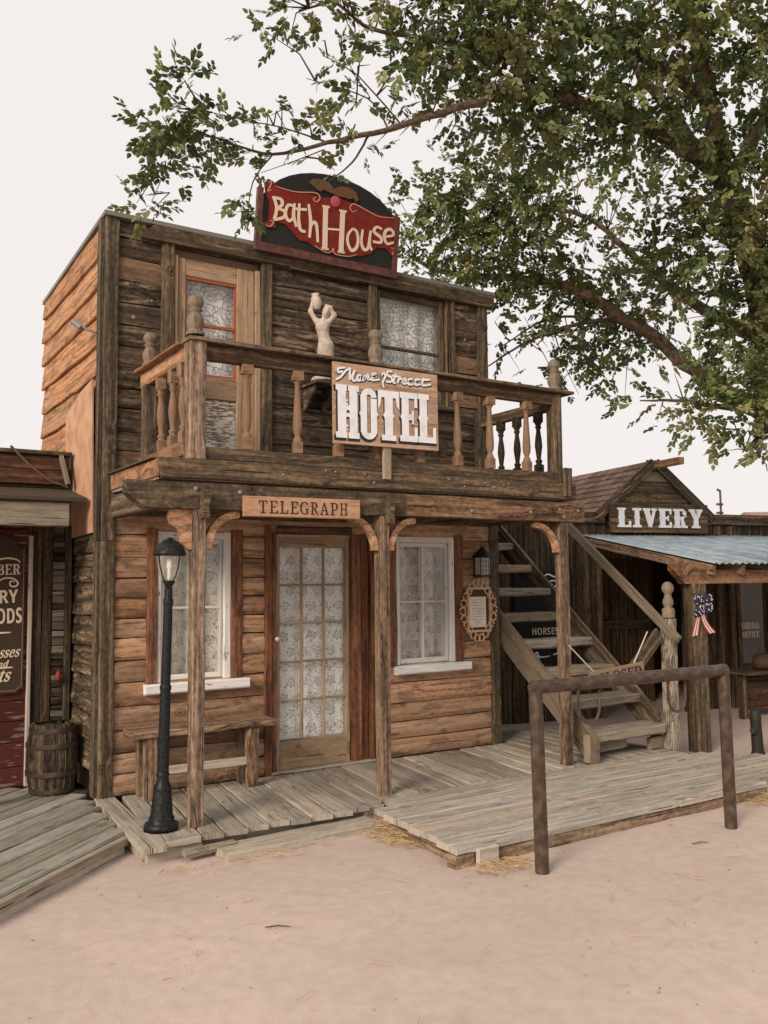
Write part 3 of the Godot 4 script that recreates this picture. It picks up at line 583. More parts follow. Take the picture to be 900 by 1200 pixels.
	W.brownink = plain(Color(0.06, 0.032, 0.02), 0.8)
	W.iron = plain(Color(0.02, 0.018, 0.016), 0.6)
	W.dirt = plain(Color(0.20, 0.15, 0.105), 1.0)
	W.brass = plain(Color(0.62, 0.50, 0.34), 0.4, 0.6)
	W.gold = mottled(151, Color(0.30, 0.17, 0.09), Color(0.50, 0.33, 0.20), Color(0.62, 0.48, 0.34), 0.03, 0.05, 0.5, 256)
	W.nail = plain(Color(0.28, 0.26, 0.24), 0.5, 0.5)
	W.redlead = plain(Color(0.33, 0.085, 0.04), 0.7)
	W.tan = plain(Color(0.30, 0.18, 0.11), 0.7)
	W.straw = plain(Color(0.50, 0.37, 0.20), 0.9)
	W.navy = plain(Color(0.016, 0.020, 0.05), 0.8)
	W.flagred = plain(Color(0.38, 0.07, 0.06), 0.8)
	W.flagwhite = plain(Color(0.68, 0.64, 0.6), 0.8)
	W.rope = plain(Color(0.52, 0.47, 0.40), 0.9)
	W.hide = plain(Color(0.12, 0.07, 0.045), 0.55)
	W.bulb = plain(Color(0.82, 0.82, 0.8), 0.3)
	var g := StandardMaterial3D.new()
	g.transparency = BaseMaterial3D.TRANSPARENCY_ALPHA
	g.albedo_color = Color(0.9, 0.95, 0.95, 0.06)
	g.roughness = 0.02
	g.metallic_specular = 0.6
	W.glass = g
	var lg := StandardMaterial3D.new()
	lg.transparency = BaseMaterial3D.TRANSPARENCY_ALPHA
	lg.albedo_color = Color(0.9, 0.86, 0.78, 0.14)
	lg.roughness = 0.06
	W.lampglass = lg
	var lf := plain(Color(0.9, 0.9, 0.9), 0.55)
	lf.vertex_color_use_as_albedo = true
	lf.backlight_enabled = true
	lf.backlight = Color(0.42, 0.50, 0.22)
	lf.cull_mode = BaseMaterial3D.CULL_DISABLED
	W.leaf = lf
	var pp := mottled(161, Color(0.52, 0.44, 0.34), Color(0.66, 0.6, 0.5), Color(0.72, 0.68, 0.6), 0.02, 0.0, 0.8, 128)
	W.paper = pp

func nail(par: Node, at: Vector3, r := 0.011, b := Basis(), mat: Material = null) -> void:
	var mb := MB.new()
	mb.lathe([Vector2(r, 0), Vector2(r, 0.003), Vector2(r * 0.7, 0.006), Vector2(0.0005, 0.007)], 8)
	add(par, "bolt", mb.done(), mat if mat else W.nail, Transform3D(b * Basis(Vector3(1, 0, 0), PI / 2), at))
func pane(par: Node, x0: float, x1: float, y0: float, y1: float, z: float) -> void:
	var mb := MB.new()
	mb.quad(Vector3(x0, y0, z), Vector3(x1, y0, z), Vector3(x1, y1, z), Vector3(x0, y1, z), Vector3(0, 0, 1), Vector2(0, 0), Vector2(1, 0), Vector2(1, 1), Vector2(0, 1))
	add(par, "pane", mb.done(), W.glass)
func curtain(par: Node, x0: float, x1: float, y0: float, y1: float, z: float, folds: float, amp: float, mat: Material) -> void:
	var mb := MB.new()
	var nx := int((x1 - x0) * folds * 6) + 4
	var ph := R.randf() * 6.0
	for i in nx:
		var p := []
		for k in 2:
			var f := float(i + k) / nx
			var a := f * (x1 - x0) * folds * TAU + ph
			p.append(Vector3(lerpf(x0, x1, f), 0, z + sin(a) * amp + sin(a * 0.37 + 1.0) * amp * 0.6))
		var a0: Vector3 = p[0]
		var a1: Vector3 = p[1]
		var u0 := a0.x * 1.9
		var u1 := a1.x * 1.9
		var lo := Vector3(0, y0, 0)
		var hi := Vector3(0, y1, 0)
		mb.quad(a0 + lo, a1 + lo, a1 + hi, a0 + hi, Vector3(0, 0, 1), Vector2(u0, y0 * 1.9), Vector2(u1, y0 * 1.9), Vector2(u1, y1 * 1.9), Vector2(u0, y1 * 1.9))
	add(par, "curtain", mb.done(), mat)
# a framed sash with cols x rows panes: outer box, stile width, materials
func sash(p: Node, x0: float, x1: float, y0: float, y1: float, st: float, cols: int, ys: Array, z: float, mat: Material, tint: Color, mw: float, mullmat: Material = null) -> void:
	var mm := mullmat if mullmat else mat
	up(p, "stile", x0, x0 + st, y0, y1, z - 0.02, z + 0.02, mat, tone(tint), {"wob": 0.001})
	up(p, "stile", x1 - st, x1, y0, y1, z - 0.02, z + 0.02, mat, tone(tint), {"wob": 0.001})
	bx(p, "rail", x0 + st, x1 - st, y0, ys[0], z - 0.022, z + 0.018, mat, tone(tint), {"wob": 0.001})
	bx(p, "rail", x0 + st, x1 - st, ys[-1], y1, z - 0.022, z + 0.018, mat, tone(tint), {"wob": 0.001})
	for i in range(1, ys.size() - 1):
		bx(p, "muntin", x0 + st, x1 - st, ys[i] - mw / 2, ys[i] + mw / 2, z - 0.012, z + 0.012, mm, tone(tint), {"wob": 0.0006, "ch": 0.004})
	for c in range(1, cols):
		var x := lerpf(x0 + st, x1 - st, float(c) / cols)
		up(p, "muntin", x - mw / 2, x + mw / 2, ys[0], ys[-1], z - 0.010, z + 0.014, mm, tone(tint), {"wob": 0.0006, "ch": 0.004})
	for i in ys.size() - 1:
		for c in cols:
			pane(p, lerpf(x0 + st, x1 - st, float(c) / cols), lerpf(x0 + st, x1 - st, float(c + 1) / cols), ys[i], ys[i + 1], z - 0.002)

func baluster_mesh(kind: int, h: float) -> ArrayMesh:
	var mb := MB.new()
	var b: float = 0.032 if kind == 0 else 0.032
	mb.col = tone(Color(0.62, 0.54, 0.47), 0.12)
	var q := h * 0.2
	mb.box(Vector3(-b, 0, -b), Vector3(b, q * 0.7, b), 0.7)
	if kind == 0:      # plain tapered spindle
		mb.lathe([Vector2(b, q * 0.7), Vector2(b * 1.05, q * 0.85), Vector2(b * 0.7, q), Vector2(b * 0.62, q * 1.08), Vector2(b * 1.0, q * 1.35), Vector2(b * 1.12, q * 1.7), Vector2(b * 0.95, h * 0.5), Vector2(b * 0.62, h * 0.8), Vector2(b * 0.6, h * 0.85), Vector2(b * 0.95, h * 0.87), Vector2(b * 0.95, h * 0.89)], 12)
		mb.box(Vector3(-b * 1.25, h * 0.89, -b * 1.1), Vector3(b * 1.25, h, b * 1.1), 0.7)
	else:              # vase turning
		mb.lathe([Vector2(b, q * 0.7), Vector2(b * 0.75, q * 0.8), Vector2(b * 1.0, q * 0.95), Vector2(b * 1.0, q * 1.05), Vector2(b * 0.6, q * 1.15), Vector2(b * 0.75, h * 0.3), Vector2(b * 1.1, h * 0.44), Vector2(b * 0.95, h * 0.56), Vector2(b * 0.62, h * 0.68), Vector2(b * 0.6, h * 0.72), Vector2(b * 0.95, h * 0.75), Vector2(b * 0.7, h * 0.78), Vector2(b * 1.0, h * 0.81), Vector2(b, h * 0.83)], 12)
		mb.box(Vector3(-b, h * 0.83, -b), Vector3(b, h, b), 0.7)
	return mb.done()
func finial_mesh(s: float) -> ArrayMesh:
	var mb := MB.new()
	mb.col = tone(Color(0.5, 0.44, 0.38), 0.08)
	mb.lathe([Vector2(0.062, 0), Vector2(0.064, 0.02), Vector2(0.045, 0.03), Vector2(0.05, 0.045), Vector2(0.062, 0.08), Vector2(0.058, 0.115), Vector2(0.04, 0.15), Vector2(0.036, 0.165), Vector2(0.052, 0.178), Vector2(0.03, 0.19), Vector2(0.048, 0.205), Vector2(0.058, 0.232), Vector2(0.05, 0.26), Vector2(0.03, 0.278), Vector2(0.001, 0.284)].map(func(p): return p * s), 16)
	return mb.done()
func bracket_poly(w: float, h: float, th: float) -> PackedVector2Array:
	var p := PackedVector2Array()
	for i in 9:
		var a := PI / 2 * i / 8.0
		p.append(Vector2(w * (1 - cos(a)), -h + h * sin(a)))
	p.append(Vector2(w + 0.02, -0.015))
	p.append(Vector2(w + 0.015, -th * 0.8))
	for i in range(8, -1, -1):
		var a := PI / 2 * i / 8.0
		p.append(Vector2(th + (w - th) * (1 - cos(a)), -h + (h - th) * sin(a)))
	return p

func build_hotel() -> Node3D:
	var H := thing("hotel_building", "two-storey weathered wooden hotel with porch, balcony and flat roof", "building")
	var ct := Color(0.62, 0.58, 0.50)
	# shell
	var ops := [[0.42, 1.05, 0.92, 2.14], [1.45, 2.21, 0.125, 2.15], [2.67, 3.35, 0.92, 2.16]]
	wall_sheet(H, "wall", 0.02, 3.87, 0.1, 2.60, -0.14, -0.045, ops, W.dirt)
	wall_sheet(H, "wall", 0.02, 3.87, 2.60, 4.60, -0.14, -0.045, [[0.56, 1.28, 2.62, 4.40], [2.49, 3.29, 3.40, 4.46]], W.dirt)
	var sh := MB.new()
	sh.box(Vector3(0.03, 0.1, -2.12), Vector3(0.10, 4.44, -0.14))
	sh.box(Vector3(3.79, 0.1, -2.12), Vector3(3.86, 4.44, -0.14))
	sh.box(Vector3(0.10, 0.1, -2.12), Vector3(3.79, 4.44, -2.05))
	sh.box(Vector3(0.10, 2.50, -2.05), Vector3(3.79, 2.56, -0.14))
	sh.box(Vector3(0.10, 0.06, -2.05), Vector3(3.79, 0.1, -0.14))
	add(H, "wall", sh.done(), W.dirt)
	var rf := MB.new()
	rf.quad(Vector3(-0.03, 4.64, 0.05), Vector3(3.90, 4.64, 0.05), Vector3(3.90, 4.52, -2.2), Vector3(-0.03, 4.52, -2.2), Vector3.UP)
	rf.quad(Vector3(-0.03, 4.605, 0.05), Vector3(3.90, 4.605, 0.05), Vector3(3.90, 4.485, -2.2), Vector3(-0.03, 4.485, -2.2), Vector3.DOWN)
	rf.quad(Vector3(-0.03, 4.605, 0.05), Vector3(3.90, 4.605, 0.05), Vector3(3.90, 4.64, 0.05), Vector3(-0.03, 4.64, 0.05), Vector3(0, 0, 1))
	rf.quad(Vector3(-0.03, 4.605, 0.05), Vector3(-0.03, 4.64, 0.05), Vector3(-0.03, 4.52, -2.2), Vector3(-0.03, 4.485, -2.2), Vector3.LEFT)
	rf.quad(Vector3(3.9, 4.605, 0.05), Vector3(3.9, 4.64, 0.05), Vector3(3.9, 4.52, -2.2), Vector3(3.9, 4.485, -2.2), Vector3.RIGHT)
	add(H, "roof", rf.done(), plain(Color(0.17, 0.17, 0.15), 0.8))
	# front siding, lower storey: half-log boards
	var y := DK
	while y < 2.60:
		var h := R.randf_range(0.15, 0.182)
		if y + h > 2.60: h = 2.60 - y
		if h < 0.03: break
		var mid := y + h / 2
		var spans := [[0.095, 3.79]]
		if mid > 2.15: spans = [[0.095, 3.79]]
		elif mid > 0.88: spans = [[0.095, 0.343], [1.145, 1.348], [2.45, 2.60], [3.45, 3.79]]
		else: spans = [[0.095, 1.348], [2.45, 3.79]]
		for sp in spans:
			var tn := Color(0.95, 0.93, 0.90)
			if R.randf() < 0.28: tn = Color(0.66, 0.61, 0.56)
			bx(H, "siding_board", sp[0], sp[1], y + 0.004, y + h - 0.006, -0.05, 0.008 + R.randf() * 0.018, W.warm if R.randf() < 0.55 else W.warm_b, tone(tn, 0.12), {"bulge": 0.017, "wob": 0.005})
		y += h
	# upper storey siding
	y = 2.60
	while y < 4.60:
		var h := R.randf_range(0.15, 0.19)
		if y + h > 4.60: h = 4.60 - y
		if h < 0.03: break
		for sp in [[0.095, 0.436], [1.411, 2.397], [3.40, 3.684]]:
			var warm := R.randf() < 0.16
			bx(H, "siding_board", sp[0], sp[1], y + 0.003, y + h - 0.006, -0.045, 0.004 + R.randf() * 0.014, W.warm_b if warm else (W.dark if R.randf() < 0.5 else W.dark_b), tone(Color(0.45, 0.43, 0.41) if warm else Color(1.0, 0.97, 0.92), 0.22), {"bulge": 0.011, "wob": 0.005})
		if y > 4.36:
			bx(H, "siding_board", 0.54, 1.31, maxf(y, 4.40) + 0.002, y + h - 0.004, -0.045, 0.0, W.dark, tone(Color(0.8, 0.75, 0.7)), {"bulge": 0.01})
		if y + h > 4.48:
			bx(H, "siding_board", 2.397, 3.40, maxf(y, 4.47) + 0.002, y + h - 0.004, -0.045, -0.004, W.dark, tone(Color(0.8, 0.75, 0.7)), {"bulge": 0.01})
		elif y < 3.38:
			bx(H, "siding_board", 2.397, 3.40, y + 0.002, minf(y + h, 3.39) - 0.004, -0.045, 0.002, W.dark, tone(Color(0.9, 0.85, 0.8), 0.2), {"bulge": 0.011})
		y += h
	for k in 16:   # nail heads, pale knots
		var sp: Array = [[0.12, 0.42], [1.5, 2.36], [3.45, 3.66], [1.5, 2.36]][k % 4]
		nail(H, Vector3(R.randf_range(sp[0], sp[1]), R.randf_range(2.75, 4.45), 0.008), R.randf_range(0.010, 0.018), XB, W.tan if k % 3 else W.nail)
	# corner boards
	for e in [[DK, 2.05, 0], [2.053, 2.72, 1], [2.723, 4.60, 0]]:
		up(H, "corner_board", -0.012, 0.093, e[0], e[1], -0.02, 0.03 + e[2] * 0.006, W.dark, tone(Color(1, 0.98, 0.92), 0.1), {"wob": 0.003})
		board(H, "corner_board", Vector3(-0.022 - e[2] * 0.004, (e[0] + e[1]) / 2, -0.072), e[1] - e[0], 0.1, 0.03, Basis(Vector3(0, 1, 0), Vector3(0, 0, 1), Vector3(1, 0, 0)), W.dark, tone(Color(1, 0.98, 0.92), 0.1), {"wob": 0.003})
	up(H, "corner_board", 3.685, 3.806, 2.60, 4.60, -0.04, 0.034, W.dark, tone(Color(1, 0.97, 0.9), 0.1), {"wob": 0.003})
	up(H, "corner_board", 3.79, 3.897, DK, 2.60, -0.04, 0.036, W.dark, Color(0.95, 0.95, 0.85), {"wob": 0.003})
	# header beam under the roof and cap
	bx(H, "roof_beam", 0.30, 2.38, 4.475, 4.60, 0.012, 0.065, W.dark, Color(1, 0.95, 0.86), {"wob": 0.004, "cut0": 0.12})
	bx(H, "roof_beam", 2.385, 3.88, 4.468, 4.60, 0.012, 0.06, W.dark, Color(0.92, 0.88, 0.8), {"wob": 0.004})
	bx(H, "lath", 1.57, 2.25, 4.455, 4.472, 0.02, 0.075, W.dark, Color(0.9, 0.9, 0.85), {"wob": 0.001})
	# side walls: wide lapped boards
	var tilt := Basis(Vector3(0, 0, 1), deg_to_rad(-6.5))
	var ys := 4.50
	var k2 := 0
	while ys > 0.3:
		var hgt := R.randf_range(0.235, 0.255)
		var old := ys < 2.2      # older weathered boards below the patch panel
		var z0 := -2.13 + R.randf_range(-0.03, 0.03)
		board(H, "siding_board", Vector3(-0.012, ys - hgt / 2 + 0.05, (z0 - 0.125) / 2), -0.125 - z0, hgt + 0.03, 0.024, tilt * ZB, W.dark_b if old else (W.warm if R.randf() < 0.6 else W.warm_b), tone(Color(0.86, 0.71, 0.56) if not old else Color(1.0, 0.95, 0.9), 0.08), {"wob": 0.010, "seg": 7, "sag": R.randf_range(-0.012, 0.02)})
		board(H, "siding_board", Vector3(3.885, ys - hgt / 2 + 0.06, (z0 - 0.09) / 2), -0.09 - z0, hgt + 0.05, 0.028, Basis(Vector3(0, 0, 1), deg_to_rad(5.5)) * Basis(Vector3(0, 0, -1), Vector3(0, 1, 0), Vector3(1, 0, 0)), W.dark, tone(Color(0.85, 0.8, 0.75), 0.1), {"wob": 0.006})
		ys -= hgt - 0.01
		k2 += 1
	var pl := MB.new()
	pl.prism(PackedVector2Array([Vector2(0.0, 0.0), Vector2(0.86, 0.02), Vector2(0.86, 1.22), Vector2(0.5, 1.18), Vector2(0.0, 1.06)]), 0, 0.012)
	add(H, "patch_panel", pl.done(), W.ply, Transform3D(Basis(Vector3(0, 0, 1), deg_to_rad(0.8)) * ZB, Vector3(-0.043, 2.10, -0.96)))
	# spotlight bracket on the side wall
	var sl := MB.new()
	sl.tube([Vector3(-0.03, 3.71, -0.16), Vector3(-0.1, 3.73, -0.18), Vector3(-0.16, 3.79, -0.22)], [0.012, 0.012, 0.012], 6)
	sl.tube([Vector3(-0.14, 3.74, -0.2), Vector3(-0.19, 3.80, -0.25)], [0.02, 0.026], 10)
	add(H, "spotlight", sl.done(), plain(Color(0.2, 0.2, 0.2), 0.5))
	# ----- ground-floor windows
	for d in [{"x0": 0.425, "x1": 1.045, "tl": [0.343, 0.425], "tr": [1.045, 1.145], "sill": [0.325, 1.187]}, {"x0": 2.675, "x1": 3.35, "tl": [2.60, 2.675], "tr": [3.352, 3.45], "sill": [2.65, 3.497]}]:
		var wn := part(H, "window")
		var redl: Material = W.red
		up(wn, "trim", d.tl[0], d.tl[1], 0.95, 2.15, -0.045, 0.035, redl, tone(Color(1.0, 0.95, 0.9), 0.1))
		up(wn, "trim", d.tr[0], d.tr[1], 0.95, 2.15, -0.045, 0.03, redl, tone(Color(1.0, 0.95, 0.9), 0.1))
		up(wn, "frame", d.x0, d.x0 + 0.035, 0.95, 2.135, -0.13, 0.02, W.white, Color(0.95, 0.93, 0.9), {"wob": 0.001})
		up(wn, "frame", d.x1 - 0.06, d.x1, 0.95, 2.135, -0.13, 0.022, W.white, Color(0.95, 0.93, 0.9), {"wob": 0.001})
		bx(wn, "frame", d.x0 + 0.035, d.x1 - 0.06, 2.08, 2.135, -0.13, 0.018, W.white, Color(0.95, 0.93, 0.9), {"wob": 0.001})
		sash(wn, d.x0 + 0.037, d.x1 - 0.062, 0.955, 2.078, 0.028, 2, [1.0, 1.525, 2.04], -0.025, W.white, Color(1, 0.98, 0.95), 0.02)
		bx(wn, "sill", d.sill[0], d.sill[1], 0.865, 0.945, -0.04, 0.085, W.white, Color(1, 1, 1), {"wob": 0.002, "ch": 0.012})
		var cx: float = (d.x0 + d.x1) / 2
		curtain(wn, d.x0 + 0.03, cx + 0.02, 0.95, 2.10, -0.105, 5.0, 0.028, W.lace_b)
		curtain(wn, cx - 0.02, d.x1 - 0.05, 0.95, 2.10, -0.11, 5.0, 0.028, W.lace_b)
	# ----- front door
	var dr := part(H, "door")
	sash(dr, 1.462, 2.195, DK + 0.02, 2.125, 0.042, 3, [0.385, 0.713, 1.04, 1.368, 1.695, 2.022], -0.03, W.grey, Color(0.98, 0.78, 0.57), 0.018)
	curtain(dr, 1.47, 2.19, 0.3, 2.05, -0.085, 4, 0.012, W.lace)
	var kn := MB.new()
	kn.lathe([Vector2(0.008, 0), Vector2(0.008, 0.03), Vector2(0.022, 0.04), Vector2(0.026, 0.055), Vector2(0.018, 0.068), Vector2(0.0005, 0.07)], 12)
	add(dr, "knob", kn.done(), W.brass, Transform3D(Basis(Vector3(1, 0, 0), PI / 2), Vector3(1.44, 1.245, 0.03)))
	up(dr, "trim", 1.348, 1.405, DK, 2.2, -0.045, 0.045, W.red, tone(Color(0.9, 0.8, 0.7), 0.1))
	up(dr, "trim", 1.407, 1.458, DK, 2.14, -0.045, 0.025, W.red, tone(Color(1, 0.95, 0.9), 0.1))
	up(dr, "trim", 2.20, 2.30, DK, 2.14, -0.045, 0.022, W.red, tone(Color(1, 0.95, 0.9), 0.05))
	up(dr, "trim", 2.305, 2.375, DK, 2.2, -0.045, 0.012, W.red, tone(Color(0.9, 0.8, 0.7), 0.1))
	up(dr, "trim", 2.378, 2.448, DK, 2.2, -0.045, 0.05, W.red, tone(Color(0.9, 0.8, 0.7), 0.1))
	bx(dr, "trim", 1.46, 2.20, 2.132, 2.2, -0.045, 0.03, W.dark, Color(0.8, 0.7, 0.6))
	bx(dr, "threshold", 1.40, 2.46, DK + 0.002, DK + 0.022, -0.05, 0.06, W.grey, Color(0.8, 0.75, 0.7), {"wob": 0.002})
	# ----- balcony door and window
	var ud := part(H, "door")
	up(ud, "trim", 0.436, 0.541, 2.60, 4.475, -0.045, 0.036, W.dark, Color(1, 0.95, 0.86))
	up(ud, "trim", 1.31, 1.411, 2.60, 4.475, -0.045, 0.04, W.dark, Color(1, 1, 0.92))
	up(ud, "trim", 0.543, 0.575, 2.60, 4.395, -0.045, 0.024, W.grey, Color(0.8, 0.62, 0.48))
	up(ud, "trim", 1.262, 1.308, 2.60, 4.395, -0.045, 0.024, W.grey, Color(0.8, 0.62, 0.48))
	up(ud, "stile", 0.577, 0.648, 2.61, 4.39, -0.06, -0.004, W.grey, Color(0.85, 0.66, 0.5))
	up(ud, "stile", 1.10, 1.26, 2.61, 4.39, -0.06, -0.004, W.grey, Color(0.85, 0.66, 0.5))
	bx(ud, "rail", 0.65, 1.098, 4.245, 4.39, -0.06, -0.006, W.grey, Color(0.85, 0.64, 0.48))
	bx(ud, "rail", 0.65, 1.098, 3.24, 3.425, -0.06, -0.006, W.grey, Color(0.6, 0.46, 0.36))
	bx(ud, "rail", 0.65, 1.098, 2.61, 2.80, -0.06, -0.006, W.grey, Color(0.6, 0.46, 0.36))
	var pnl := MB.new()
	pnl.box(Vector3(0.65, 2.80, -0.05), Vector3(1.098, 3.24, -0.025), 0.7)
	add(ud, "panel", pnl.done(), W.peel)
	for r in [[0.65, 1.098, 4.225, 4.245], [0.65, 1.098, 3.425, 3.445], [0.65, 1.098, 3.845, 3.868]]:
		var q := MB.new()
		q.box(Vector3(r[0], r[2], -0.045), Vector3(r[1], r[3], -0.012))
		add(ud, "muntin", q.done(), W.redlead)
	for x in [[0.648, 0.664], [1.082, 1.1]]:
		var q := MB.new()
		q.box(Vector3(x[0], 3.445, -0.044), Vector3(x[1], 4.225, -0.014))
		add(ud, "muntin", q.done(), W.redlead)
	pane(ud, 0.66, 1.085, 3.44, 3.85, -0.028)
	pane(ud, 0.66, 1.085, 3.86, 4.23, -0.028)
	curtain(ud, 0.64, 1.11, 3.40, 4.26, -0.11, 5, 0.01, W.lace_reflection)  # lace pattern doubles as painted leaf reflection
	var uw := part(H, "window")
	up(uw, "trim", 2.397, 2.49, 3.36, 4.475, -0.045, 0.036, W.dark, Color(1, 1, 0.92))
	up(uw, "trim", 3.295, 3.345, 3.36, 4.475, -0.045, 0.024, W.dark, Color(1, 0.9, 0.8))
	up(uw, "trim", 3.347, 3.40, 3.36, 4.475, -0.045, 0.036, W.dark, Color(1, 0.95, 0.86))
	sash(uw, 2.492, 3.292, 3.40, 4.455, 0.06, 1, [3.45, 3.92, 4.40], -0.03, W.dark, Color(1, 0.9, 0.78), 0.03)
	bx(uw, "sill", 2.40, 3.40, 3.36, 3.398, -0.04, 0.06, W.dark, Color(1, 0.95, 0.9))
	curtain(uw, 2.50, 3.29, 3.42, 4.44, -0.11, 5, 0.010, W.lace_reflection)  # one sheet; its pattern stands in for the mirrored tree
	# ----- porch: posts, beam, joists, brackets
	for i in 3:
		var px: float = [0.332, 1.82, 3.703][i]
		up(H, "porch_post", px - 0.044, px + 0.044, DK + 0.002, 2.222, PD - 0.098, PD - 0.010, W.post, [Color(1, 1, 1), Color(0.72, 0.70, 0.68), Color(0.72, 0.70, 0.68)][i], {"wob": 0.003, "seg": 5, "ch": 0.008})
		# carved corbel block on the face of post and beam
		var cb := MB.new()
		cb.col = Color(0.95, 0.9, 0.82)
		cb.prism(PackedVector2Array([Vector2(-0.026, 0.0), Vector2(0.02, -0.004), Vector2(0.028, 0.03), Vector2(0.014, 0.075), Vector2(0.022, 0.1), Vector2(0.036, 0.15), Vector2(0.03, 0.2), Vector2(-0.022, 0.21)]), 0, 0.06)
		if i < 2: add(H, "corbel", cb.done(), W.dark, Transform3D(Basis(), Vector3(px + 0.02, 2.16, PD + 0.002)))
		for s in [-1, 1]:
			if i == 2 and s == 1: continue
			var bm := MB.new()
			var wide: bool = i == 0 and s == -1
			bm.col = Color(0.74, 0.68, 0.62)
			if wide:
				bm.prism(PackedVector2Array([Vector2(0, 0), Vector2(0.155, 0), Vector2(0.165, -0.05), Vector2(0.15, -0.1), Vector2(0.1, -0.13), Vector2(0.075, -0.17), Vector2(0.07, -0.22), Vector2(0.04, -0.26), Vector2(0, -0.27)]), -0.02, 0.02)
			else:
				bm.prism(bracket_poly(0.24 if i < 2 else 0.28, 0.26, 0.05), -0.022, 0.022)
			add(H, "bracket", bm.done(), W.warm, Transform3D(Basis(Vector3(s, 0, 0), Vector3(0, 1, 0), Vector3(0, 0, 1)), Vector3(px + s * 0.045, 2.219, PD - 0.055)))
	var be := MB.new()
	be.col = Color(1, 0.96, 0.88)
	be.prism(PackedVector2Array([Vector2(-0.165, 2.402), Vector2(-0.165, 2.315), Vector2(-0.05, 2.224), Vector2(2.02, 2.226), Vector2(2.02, 2.402)]), PD - 0.11, PD - 0.008, Transform3D(), 0.7)
	add(H, "porch_beam", be.done(), W.dark)
	bx(H, "porch_beam", 2.022, 3.94, 2.228, 2.40, PD - 0.11, PD - 0.004, W.post, Color(0.72, 0.62, 0.54), {"wob": 0.003, "seg": 8})
	dz(H, "porch_joist", 0.05, 0.13, 2.23, 2.40, 0.04, PD - 0.112, W.dark, Color(1, 0.96, 0.88))
	for x in [0.78, 1.4, 2.1, 2.75, 3.3, 3.78]: dz(H, "porch_joist", x - 0.03, x + 0.03, 2.25, 2.40, 0.04, PD - 0.112, W.dark, Color(1, 0.96, 0.88))
	bx(H, "ledger", 0.1, 3.85, 2.245, 2.40, 0.012, 0.038, W.dark, Color(1, 0.96, 0.88))
	for p in [[3.30, 2.30], [3.64, 2.335], [3.69, 2.27], [3.86, 2.33], [2.66, 2.29], [0.30, 2.36], [0.62, 2.35]]: nail(H, Vector3(p[0], p[1], PD - 0.001), 0.016)
	# ----- balcony
	var bl := part(H, "balcony")
	y = 0.03
	while y < PD - 0.02:
		var d2: float = minf(0.14, PD - 0.02 - y)
		board(bl, "floor_board", Vector3(1.94, 2.42 + 0.013, y + d2 / 2), 3.76, d2 - 0.004, 0.026, FB, W.grey, tone(Color(0.8, 0.75, 0.7)), {"seg": 5})
		y += d2
	bx(bl, "fascia_board", 0.06, 3.82, 2.424, 2.562, PD - 0.055, PD + 0.02, W.dark, Color(1, 0.93, 0.83), {"wob": 0.004, "seg": 9})
	bx(bl, "fascia_board", 0.375, 3.64, 2.565, 2.655, PD - 0.075, PD - 0.008, W.dark, Color(0.9, 0.85, 0.76), {"wob": 0.004, "seg": 8})
	dz(bl, "fascia_board", 0.045, 0.075, 2.44, 2.56, 0.035, PD - 0.057, W.warm, Color(0.66, 0.56, 0.48), {"wob": 0.004})
	dz(bl, "fascia_board", 3.80, 3.83, 2.44, 2.56, 0.04, PD - 0.057, W.dark, Color(0.9, 0.85, 0.8))
	var fl := MB.new()
	fl.box(Vector3(0.02, 2.565, 0.03), Vector3(0.24, 2.572, PD - 0.1))
	add(bl, "flashing", fl.done(), plain(Color(0.12, 0.12, 0.11), 0.5, 0.3))
	for k in 15:
		nail(bl, Vector3(R.randf_range(0.15, 3.75), 2.5 + R.randf_range(-0.045, 0.045), PD + 0.021), 0.009)
	var ptint := Color(0.46, 0.375, 0.30)
	up(bl, "post", 0.248, 0.366, 2.565, 3.40, PD - 0.105, PD + 0.012, W.post, Color(1, 1, 1), {"wob": 0.004, "seg": 5})
	up(bl, "post", 3.60, 3.70, 2.565, 3.36, PD - 0.105, PD - 0.01, W.dark, Color(1, 0.95, 0.88), {"wob": 0.003})
	up(bl, "post", 3.665, 3.755, 2.45, 2.70, PD + 0.021, PD + 0.045, W.dark, Color(1, 0.95, 0.85))
	for q in [[0.307, 3.424, 1.15], [1.772, 3.40, 1.15], [3.655, 3.40, 1.15]]: add(bl, "finial", finial_mesh(q[2] * 0.86), W.grey, Transform3D(Basis(), Vector3(q[0], q[1], PD - 0.05)))
	bx(bl, "cap_rail", 0.235, 3.815, 3.372, 3.398, PD - 0.13, PD + 0.035, W.dark, Color(1, 0.95, 0.86), {"wob": 0.003, "seg": 8})
	bx(bl, "rail", 0.367, 3.60, 3.262, 3.371, PD - 0.08, PD - 0.025, W.dark, Color(0.85, 0.72, 0.6), {"wob": 0.003, "seg": 8})
	var b0 := baluster_mesh(0, 0.605)
	for x in [0.686, 1.089, 1.43, 1.78, 2.169, 2.556, 2.898, 3.307]: add(bl, "baluster", b0 if x != 1.43 else baluster_mesh(0, 0.605), W.signwood, Transform3D(Basis(Vector3.UP, R.randf_range(-0.2, 0.2)).scaled(Vector3(1, 1, 1)), Vector3(x, 2.657, PD - 0.045)))
	var b1 := baluster_mesh(1, 0.56)
	# left flank
	for z in [0.53, 0.77, 1.0]: add(bl, "baluster", b1, W.signwood, Transform3D(Basis(Vector3.UP, R.randf_range(-0.2, 0.2)).rotated(Vector3(0, 0, 1), R.randf_range(-0.03, 0.03)), Vector3(0.29, 2.70, z - 0.03)))
	dz(bl, "rail", 0.262, 0.318, 3.255, 3.368, 0.05, PD - 0.107, W.warm, Color(0.72, 0.63, 0.55), {"wob": 0.003})
	dz(bl, "cap_rail", 0.215, 0.35, 3.371, 3.395, 0.04, PD - 0.135, W.warm, Color(0.7, 0.6, 0.52), {"wob": 0.003})
